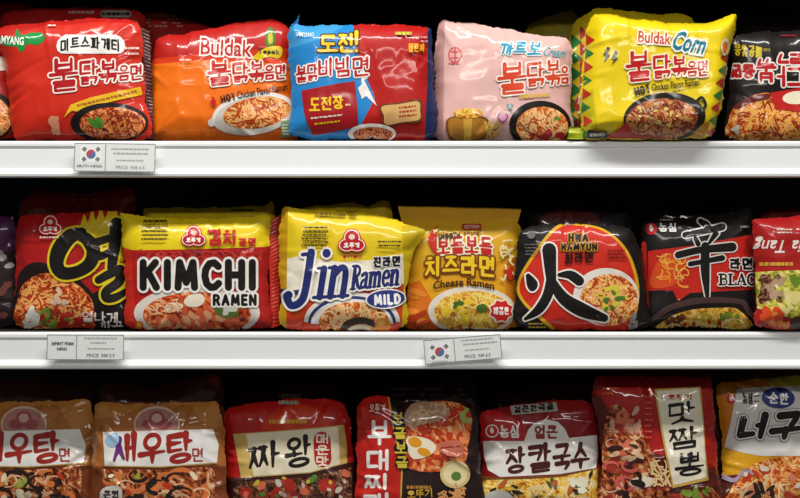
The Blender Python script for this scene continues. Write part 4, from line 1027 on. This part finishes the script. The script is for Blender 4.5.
p = Pack('noodle_packet', 'red and black army stew packet with white syllables running down its left side',
         [(360, 520), (357, 470), (357, 420), (360, 402), (372, 396), (386, 397), (410, 402), (445, 399), (468, 402), (477, 415), (480, 460), (480, 520), (420, 522)], '#241312', sh=2, y=0.030, lean=9, seed=34, group=GC, amp=1.6, creases=22, rough=.28,
         zones=[(P((345, 385), (388, 390), (394, 430), (402, 470), (400, 530), (345, 530)), '#c01f16')])
p.part('title_lettering', (HG([('부', 368, 420, 391, 446), ('대', 366, 449, 390, 471), ('찌', 364, 473, 390, 490), ('개', 363, 492, 390, 514)], 3.5, brush=.1), '#f2eee8'))
p.part('gold_edge', (S([(388, 394), (394, 430), (402, 470), (400, 516)], 1.6), '#c8a040'))
p.part('maker_emblem', (E(377, 408, 9, 7), '#9a1412'), (HG(row('오뚜기', 369, 404, 386, 412), 1.2), '#d8b8a8'))
ar = SP((408, 416), (420, 404), (445, 401), (464, 406), (472, 420), (468, 446), (462, 466), (430, 472), (406, 466), (402, 446))
p.part('stew_picture', (ar, KIMCHI), (blobs(ar[0], 40, 4, 3), '#c23a18'), (blobs(ar[0], 20, 3.5, 4), '#e8884c'), (SP((404, 418), (412, 404), (432, 402), (450, 410), (440, 420), (424, 424), (410, 428)), '#b08a70'),
       (strands(SP((408, 416), (420, 404), (445, 402), (450, 412), (430, 422), (412, 430))[0], 26, 1.5, 14, 3), '#d8b48c'), (SP((406, 440), (414, 436), (430, 440), (436, 448), (428, 456), (412, 458)), '#efe6cc'), (E(415, 442, 7, 5, 20) + E(424, 452, 7, 4, 20), '#e0981c'),
       (SP((438, 444), (456, 440), (464, 446), (460, 456), (444, 454)), '#c86a50'), (S([(440, 448), (460, 446)], 1.4), '#8a2c20'), (blobs(P((456, 402), (474, 408), (472, 430), (458, 420)), 5, 4, 3), '#a8b060'))
p.part('spout_lettering', (E(397.5, 418, 7, 7) + E(399.5, 433, 7, 7) + E(401, 448, 7, 7) + E(402, 462, 7, 7), '#1a0f0d'), (HG([('보', 392, 412, 404, 424), ('글', 394, 427, 406, 439), ('보', 395, 442, 407, 454), ('글', 396, 456, 408, 468)], 1.9), '#d8c03c'))
p.each('gold_print', (dashes(406, 484, 434, 490, 1, 3, 3), '#b07a2c'), (TX('오뚜기', 407, 489, 432, 498, .02, rot=-4), '#d8a83c'))
p.part('ring_picture', (E(455, 474, 15, 14), '#d8bc84'), (E(455, 474, 12, 11), '#e8d8a4'), (E(456, 476, 5, 4.5), '#5a7a34'), (strands(E(452, 494, 16, 12)[0], 20, 1.8, 16, 3), '#d89a60'))

p = Pack('noodle_packet', 'dark red noodle packet with a white keyhole panel and four brown syllables',
         [(477, 520), (481, 470), (480, 425), (484, 412), (510, 406), (556, 400), (588, 402), (597, 415), (599, 460), (598, 520), (540, 522)], '#8a1418', sh=2, y=0.046, lean=9, seed=35, group=GC, amp=1.7, creases=22, rough=.28,
         zones=[(P((470, 404), (500, 412), (526, 424), (526, 444), (470, 444)), '#b81a1c'), (P((470, 474), (500, 478), (560, 475), (610, 466), (610, 530), (470, 530)), '#7a4a1c')])
p.part('white_panel', (P((483, 441), (524, 441), (528, 430), (534, 423), (546, 419), (558, 422), (565, 429), (569, 438), (597, 435), (598, 452), (596, 468), (560, 474), (500, 477), (488, 470), (484, 456)), '#e9e5df'), (HG(row('얼큰', 534, 425, 558, 439), 2.2), '#8a2a24'),
       (HG([('장', 505, 447, 526, 474), ('칼', 528, 443, 552, 473), ('국', 553, 443, 571, 471), ('수', 571, 442, 590, 470)], 3.8, brush=.6, tilt=.14), '#4a1c14'))
p.part('maker_emblem', (E(492, 431, 6.6, 6.6), '#efe8e0'), *seed_disc(492, 431, 5.4), (HG(row('농심', 499, 425, 520, 438), 2.1), '#f0e8e0'))
p.part('grey_tag', (P((510, 406), (556, 402), (558, 411), (512, 415)), '#a8a49c'), (HG(row('얼큰한국물', 513, 406, 554, 413, rise=3), 1.4), '#2a2420'))
ar = P((484, 480), (560, 478), (596, 470), (597, 516), (480, 516))[0]
p.part('noodle_picture', (P((482, 480), (530, 479), (560, 477), (597, 469), (598, 518), (479, 518)), NOOD_YEL), (strands(ar, 50, 1.8, 18, 3), '#e8d098'), (blobs(ar, 10, 4, 3, 3), '#4a5a28'), (blobs(ar, 8, 4, 4, 2), '#b85a20'), (blobs(ar, 8, 3.5, 5, 3), '#2c2418'), (SP((482, 505), (486, 494), (500, 490), (512, 496), (514, 510)), '#c8c4bc'), (blobs(P((565, 476), (594, 472), (594, 496), (566, 496)), 6, 5, 8), '#e8e0c4'))

p = Pack('noodle_packet', 'red seafood noodle packet with an upright cream label of three black syllables',
         [(601, 520), (602, 460), (597, 420), (592, 398), (594, 381), (604, 376), (650, 377), (700, 378), (711, 382), (714, 410), (717, 460), (720, 520), (660, 522)], '#a81712', sh=2, y=0.030, lean=9, seed=36, group=GC, amp=1.7, creases=24, rough=.28,
         zones=[(P((580, 390), (600, 396), (628, 440), (650, 452), (720, 470), (730, 530), (580, 530)), '#5a1610')])
ar = SP((604, 430), (612, 405), (628, 412), (646, 440), (662, 470), (690, 492), (712, 488), (716, 516), (606, 516), (602, 470))
p.part('seafood_picture', (ar, SEAFOOD), (blobs(ar[0], 18, 6, 2, 2), '#9a2c1c'), (curls(ar[0], 9, 5, 4, 8), '#cc6a4c'), (curls(ar[0], 8, 2, 14, 7), '#e8b098'), (blobs(ar[0], 10, 4, 5, 2.5), '#3a1a14'), (blobs(P((606, 398), (640, 396), (644, 432), (610, 436)), 9, 3.4, 21, 2), '#cc9a84'), (blobs(P((604, 430), (650, 430), (656, 500), (604, 500)), 9, 3.6, 22, 2.2), '#e0b890'), (curls(P((602, 446), (644, 440), (650, 500), (602, 500)), 5, 3.6, 23, 7), '#c8584c'), (E(642, 482, 13, 5.5, -4), '#e6dcc4'), (blobs(P((612, 470), (668, 470), (668, 514), (612, 514)), 6, 4.5, 24, 2), '#241410'), (strands(P((648, 460), (668, 458), (672, 490), (650, 486)), 20, 1.6, 14, 4), '#e8c890'), (blobs(P((676, 488), (712, 484), (714, 500), (678, 500)), 6, 4, 4), '#7a9430'))
p.each('thin_print', (dashes(644, 394, 652, 440, 8, 1.6, 3), '#d05a48'), (dashes(602, 386, 622, 396, 2, 2.2, 8), '#d05a30'))
p.part('cream_label', (P((654, 389), (676, 388), (700, 386), (703, 420), (705, 450), (708, 480), (690, 484), (672, 488), (664, 450), (658, 418)), '#c8a050'), (P((656, 391), (698, 388), (702, 420), (704, 450), (706, 477), (673, 485), (666, 450), (660, 418)), '#e6dec6'),
       (TX('오뚜기', 667, 394, 691, 400, .03), '#b82c20'), (HG([('맛', 667, 402, 695, 424), ('짬', 668, 427, 698, 449), ('뽕', 675, 452, 703, 476)], 2.9, brush=.7, tilt=.14), '#171210'))

p = Pack('noodle_packet', 'orange and yellow noodle packet with a white label and a blue oval',
         [(716, 520), (722, 470), (720, 420), (716, 395), (720, 384), (740, 381), (780, 377), (840, 374), (890, 376), (898, 420), (896, 520), (800, 522)], '#c8781a', sh=2, y=0.046, lean=9, seed=37, group=GC, amp=1.6, creases=22, rough=.28,
         zones=[(P((768, 370), (910, 365), (910, 400), (790, 392), (770, 386)), '#c8b428'), (P((715, 446), (740, 452), (760, 456), (910, 456), (910, 470), (750, 475), (715, 476)), '#e0a41c'), (P((715, 476), (750, 474), (910, 466), (910, 530), (715, 530)), '#5a2414')])
p.part('white_label', (P((737, 389), (760, 387), (850, 384), (850, 458), (800, 456), (760, 456), (740, 452), (724, 447), (730, 425)), '#dedbd5'))
p.part('maker_emblem', *seed_disc(731, 399, 4.6), (HG(row('농심', 742, 393, 753, 404), 1.5), '#2a2422'), (dashes(754, 393, 760, 404, 2, 1.4, 3), '#3a3432'))
p.part('blue_oval', (E(778, 398, 16.5, 10.5, 4), '#24357e'), (HG(row('순한', 768, 392, 789, 404, rise=-1), 2), '#f0f0f0'))
RK = dict(brush=.4, tilt=.12, lean=5)
rc = [('너', 737, 413, 768, 441), ('구', 770, 411, 802, 441), ('리', 804, 411, 832, 441)]
p.part('title_lettering', (HG(rc, 6.6, 2.2, **RK), '#8a8682'), (HG(rc, 6.6, 1.4, **RK), '#f0eeea'), (HG(rc, 6.6, **RK), '#17120f'))
ar = P((736, 474), (756, 464), (800, 460), (850, 460), (850, 516), (722, 516))[0]
p.part('noodle_picture', (SP((730, 490), (742, 472), (764, 460), (800, 456), (850, 460), (850, 518), (724, 518)), NOOD_ORG), (strands(ar, 46, 2, 18, 3), '#f0c898'), (blobs(ar, 16, 5, 4), '#c83c1c'), (blobs(ar, 8, 5, 5), '#d8806a'), (blobs(P((740, 484), (776, 482), (776, 500), (736, 500)), 6, 5, 6, 3), '#2a2018'), (blobs(ar, 8, 4, 7), '#e8d8c0'), (S([(722, 476), (734, 480), (744, 470), (752, 474)], [5, 4, 3, 2], True), '#b09ab0'))

# ------------------------------------------------------------------ packets standing in the second rank, mostly hidden, many inks darkened to paint in their shade
GD = 'packets standing in the second rank'
def rear(label, out, base, sh, y, seed, parts=(), zones=(), lean=4, amp=1.4):
    q = Pack('noodle_packet', label, out, base, sh=sh, y=y, lean=lean, seed=seed, group=GD, grid=.0045, amp=amp, creases=16, zones=zones, T=.020, rough=.28)
    for nm, *en in parts: q.part(nm, *en)
    return q
rear('dark red packet peeking above the white capsule packet, a grey tag on its top', [(0, 135), (-4, 60), (0, 20), (20, 10), (60, 8), (110, 8), (142, 14), (148, 50), (146, 135)], '#a01814', 0, 0.085, 41,
     [('grey_tag', (S([(104, 14), (128, 14)], 7), '#8a8682'), (dashes(101, 12, 131, 16, 1, 3, 4), '#2a2220')), ('small_print_and_glints', (dashes(68, 10, 98, 15, 1, 2.4, 3), '#b88a84'))])
rear('dark red packet peeking above the orange packet at its left shoulder', [(146, 135), (140, 60), (134, 20), (150, 12), (170, 14), (186, 20), (230, 30), (280, 30), (290, 60), (290, 135)], '#9a1814', 0, 0.120, 42,
     [('small_print_and_glints', (dashes(140, 14, 184, 28, 4, 1.8, 3, .6), '#b07a74'))])
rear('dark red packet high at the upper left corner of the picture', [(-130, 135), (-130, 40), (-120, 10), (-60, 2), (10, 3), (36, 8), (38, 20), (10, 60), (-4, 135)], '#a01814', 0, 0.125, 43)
rear('yellow packet with zigzag side border peeking out left of the forward yellow packet', [(570, 135), (566, 80), (568, 45), (575, 24), (592, 10), (610, 9), (650, 14), (690, 17), (700, 50), (700, 135)], '#c8b014', 0, 0.055, 46,
     [('zigzag_border', ([t for i in range(6) for t in P((571, 34 + i * 16), (582, 42 + i * 16), (571, 50 + i * 16))], '#1f6a30'), ([t for i in range(6) for t in P((580, 26 + i * 16), (588, 33 + i * 16), (580, 40 + i * 16))], '#a8281c')),
      ('picture_patch', (blobs(P((572, 96), (588, 90), (588, 130), (572, 130)), 4, 5, 3), '#a8301c'))])
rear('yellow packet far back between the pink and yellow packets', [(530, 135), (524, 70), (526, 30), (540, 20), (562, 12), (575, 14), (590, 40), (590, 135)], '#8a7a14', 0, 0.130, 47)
rear('black packet in shadow behind the upside down black packet', [(742, 135), (738, 70), (742, 30), (800, 27), (880, 28), (886, 135)], '#1a1010', 0, 0.085, 48)

rear('dark red packet peeking above the huge brush syllable packet', [(30, 326), (22, 260), (20, 206), (28, 196), (44, 190), (80, 194), (110, 190), (126, 188), (136, 205), (136, 326)], '#8a1612', 1, 0.098, 51,
     [('small_print_and_glints', (dashes(60, 196, 110, 204, 1, 1.6, 2, .4), '#b07a50'))])
rear('yellow topped red packet behind the KIMCHI packet', [(150, 326), (146, 260), (144, 214), (152, 208), (210, 208), (262, 206), (274, 210), (276, 326)], '#b82a1a', 1, 0.078, 52,
     [('small_print_and_glints', (dashes(228, 208, 262, 212, 1, 2, 2, .8), '#4a3a10'))], zones=[(P((130, 190), (290, 190), (290, 240), (130, 240)), '#c8ac18')])
rear('yellow packet behind the MILD packet', [(300, 326), (296, 250), (298, 212), (320, 206), (350, 203), (368, 206), (392, 210), (396, 326)], '#b89c18', 1, 0.062, 53,
     [('maker_emblem', (E(352, 209, 7, 4), '#a88a18'))])
rear('black packet with a red disc darkened for shade behind the fire character packet', [(534, 326), (528, 250), (530, 214), (545, 206), (580, 204), (612, 206), (630, 216), (634, 326)], '#120e0e', 1, 0.078, 55,
     [('red_disc', (E(570, 240, 36, 34), '#4a1010'))])
rear('black packet behind the packet with the word BLACK', [(660, 326), (654, 250), (656, 206), (690, 202), (730, 200), (746, 206), (750, 326)], '#141110', 1, 0.090, 56)
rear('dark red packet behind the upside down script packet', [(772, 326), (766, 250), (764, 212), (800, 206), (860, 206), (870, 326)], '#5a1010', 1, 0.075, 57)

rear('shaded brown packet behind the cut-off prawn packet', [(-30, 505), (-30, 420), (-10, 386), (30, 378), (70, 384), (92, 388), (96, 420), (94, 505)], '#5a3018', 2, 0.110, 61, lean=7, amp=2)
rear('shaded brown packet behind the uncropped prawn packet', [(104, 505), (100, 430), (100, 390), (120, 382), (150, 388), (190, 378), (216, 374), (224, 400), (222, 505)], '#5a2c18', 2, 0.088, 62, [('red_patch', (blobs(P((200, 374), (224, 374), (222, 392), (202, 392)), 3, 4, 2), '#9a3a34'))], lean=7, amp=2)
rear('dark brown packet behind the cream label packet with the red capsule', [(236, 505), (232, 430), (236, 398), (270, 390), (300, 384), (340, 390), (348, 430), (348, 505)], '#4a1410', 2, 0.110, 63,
     [('pale_tag', (dashes(276, 392, 306, 400, 1, 4.5, 2, .95), '#8a8478'))], lean=7, amp=2)
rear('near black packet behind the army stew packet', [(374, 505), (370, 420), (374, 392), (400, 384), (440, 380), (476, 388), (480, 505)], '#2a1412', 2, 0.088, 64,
     [('small_print_and_glints', (dashes(390, 386, 470, 398, 2, 1.6, 3, .5), '#7a5a50'))], lean=7, amp=2)
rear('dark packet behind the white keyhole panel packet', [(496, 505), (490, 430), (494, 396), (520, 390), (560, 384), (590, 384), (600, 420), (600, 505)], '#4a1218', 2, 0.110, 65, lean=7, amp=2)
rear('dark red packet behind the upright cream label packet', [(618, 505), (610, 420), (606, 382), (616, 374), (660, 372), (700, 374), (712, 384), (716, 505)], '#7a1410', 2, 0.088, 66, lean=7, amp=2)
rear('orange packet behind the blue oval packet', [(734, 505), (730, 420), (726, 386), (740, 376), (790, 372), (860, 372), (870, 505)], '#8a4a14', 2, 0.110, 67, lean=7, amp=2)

# ------------------------------------------------------------------ price cards in the rails
M_CARD = solid('white_card', '#e6e8e6', 0.55)
M_LINE = solid('grey_print_line', '#84888a', 0.6)
M_FAINT = solid('faint_grey_print', '#aeb0b0', 0.6)
M_DARK = solid('dark_print', '#606264', 0.6)
M_FRED, M_FBLUE, M_FBLK, M_FGREEN = solid('flag_red', '#b8484c', .6), solid('flag_blue', '#5070a8', .6), solid('flag_black', '#3c3e3c', .6), solid('flag_olive', '#5a6450', .6)
def flat(name, shapes, mat, root, org, k, lift, parent=None):
    """print on a flat card: pixels to card plane metres"""
    vs_, fs_ = [], []
    V = [Vector(p) for poly in shapes for p in poly]; Fc = []; n = 0
    for poly in shapes: Fc.append(ccw(V, list(range(n, n + len(poly))))); n += len(poly)
    vo, _, fo, _, _, of = delaunay_2d_cdt(V, [], Fc, 1, 1e-6)
    fo = [t for t, src in zip(fo, of) if src]
    vs_ = [((p[0] - org[0]) * k, -lift, -(p[1] - org[1]) * k) for p in vo]
    return mesh_obj(name, vs_, [tuple(f[::-1]) for f in fo], [mat], None, parent or root, smooth=False)
def price_card(label, x0, y0, x1, y1, split, rot, flag, lines, first):
    yw = -0.0135
    k = (DIST + yw) / F_PX
    cx, cy = (x0 + x1) / 2, (y0 + y1) / 2
    M = Matrix.Translation((pxx(cx, yw), yw, pz(cy, yw))) @ Matrix.Rotation(math.radians(-rot), 4, 'Y') @ Matrix.Rotation(math.radians(-4), 4, 'X')
    root = empty('price_card', M); tag(root, label, 'price card', 'price cards on the shelf rails')
    w, h = (x1 - x0) / 2 * k, (y1 - y0) / 2 * k
    v, f = box_data(-w, w, 0, .0006, -h, h)
    mesh_obj('card', v, f, [M_CARD], parent=root, smooth=False)
    o = (cx, cy); t = .75
    fr = []
    for a, b in (((x0, y0), (x1, y0)), ((x0, y1), (x1, y1)), ((x0, y0), (x0, y1)), ((x1, y0), (x1, y1)), ((split, y0), (split, y1))): fr += S([a, b], t)
    flat('printed_frame', fr, M_LINE, root, o, k, .0002)
    if flag:
        fx, fy = flag
        fe = flat('flag_print', P((fx - 11.5, fy - 9.5), (fx + 11.5, fy - 9.5), (fx + 11.5, fy + 8.5), (fx - 11.5, fy + 8.5)), solid('flag_white', '#eeefee', .55), root, o, k, .0002)
        fe['label'] = 'small white flag with a red and blue disc'
        flat('disc_half', E(fx, fy, 4.6, 4.6, 0, 20, 180, 360), M_FRED, root, o, k, .0004, fe)
        flat('disc_half', E(fx, fy, 4.6, 4.6, 0, 20, 0, 180), M_FBLUE, root, o, k, .0004, fe)
        flat('disc_swirl', E(fx - 2.3, fy, 2.3, 2.3), M_FRED, root, o, k, .0006, fe)
        flat('disc_swirl', E(fx + 2.3, fy, 2.3, 2.3), M_FBLUE, root, o, k, .0006, fe)
        for sx, sy, mm in ((-1, -1, M_FBLK), (1, -1, M_FBLK), (-1, 1, M_FBLK), (1, 1, M_FGREEN)):
            bx, by = fx + sx * 6.8, fy + sy * 5
            bars = []
            for q in (-1.3, 0, 1.3):
                bars += S([(bx - 1.6, by + q), (bx + 1.6, by + q)], .95)
            flat('trigram', xform(bars, bx, by, -55 if sx * sy > 0 else 55), mm, root, o, k, .0004, fe)
    for sh, mt, nm in first + lines: flat(nm, sh, mt, root, o, k, .0003)
    return root
price_card('white price card with a small flag, on the upper rail', 74.5, 143.5, 155, 171.5, 105.5, -.8, (91, 154.5),
    [(dashes(110, 146.5, 153, 155.5, 2, 1.6, 3, .9), M_FAINT, 'faint_lines'), (dashes(116, 158.5, 144, 162, 1, 1.3, 4, .9), M_FAINT, 'faint_lines'), (TX('PRICE  RM 6.5', 116, 165.5, 145, 169, .02), M_FAINT, 'price_line')],
    [(TX('SOUTH KOREA', 77, 165, 103, 167.8, .02), M_LINE, 'country_line')])
price_card('white price card without a flag, on the middle rail under the brush syllable packet', 47.2, 335, 123.5, 359.5, 76.6, -.2, None,
    [(dashes(83, 336.5, 121, 340, 1, 1.5, 3, .9), M_FAINT, 'faint_lines'), (dashes(90, 341.5, 110, 344, 1, 1.3, 8, .9), M_FAINT, 'faint_lines'), (dashes(87, 347, 115, 350, 1, 1.3, 4, .9), M_FAINT, 'faint_lines'), (TX('PRICE  RM 5.9', 87, 353.5, 115, 357, .02), M_LINE, 'price_line')],
    [(TX('IMPORT FROM', 51.5, 342, 73.5, 345.5, .03) + TX('KOREA', 57, 347.3, 67.5, 350.6, .03), M_DARK, 'country_line')])
price_card('tilted white price card with a small flag, on the middle shelf rail', 424.5, 337.5, 501, 361, 454.5, 4.6, (439.5, 350),
    [(dashes(461, 338.5, 498, 346.5, 2, 1.5, 3, .9), M_FAINT, 'faint_lines'), (dashes(464, 349, 490, 352, 1, 1.3, 4, .9), M_FAINT, 'faint_lines'), (TX('PRICE  RM 6.5', 464, 355, 490, 358.5, .02), M_LINE, 'price_line')],
    [(dashes(429, 359, 451, 360.5, 1, 1, 2), M_FAINT, 'faint_lines')])
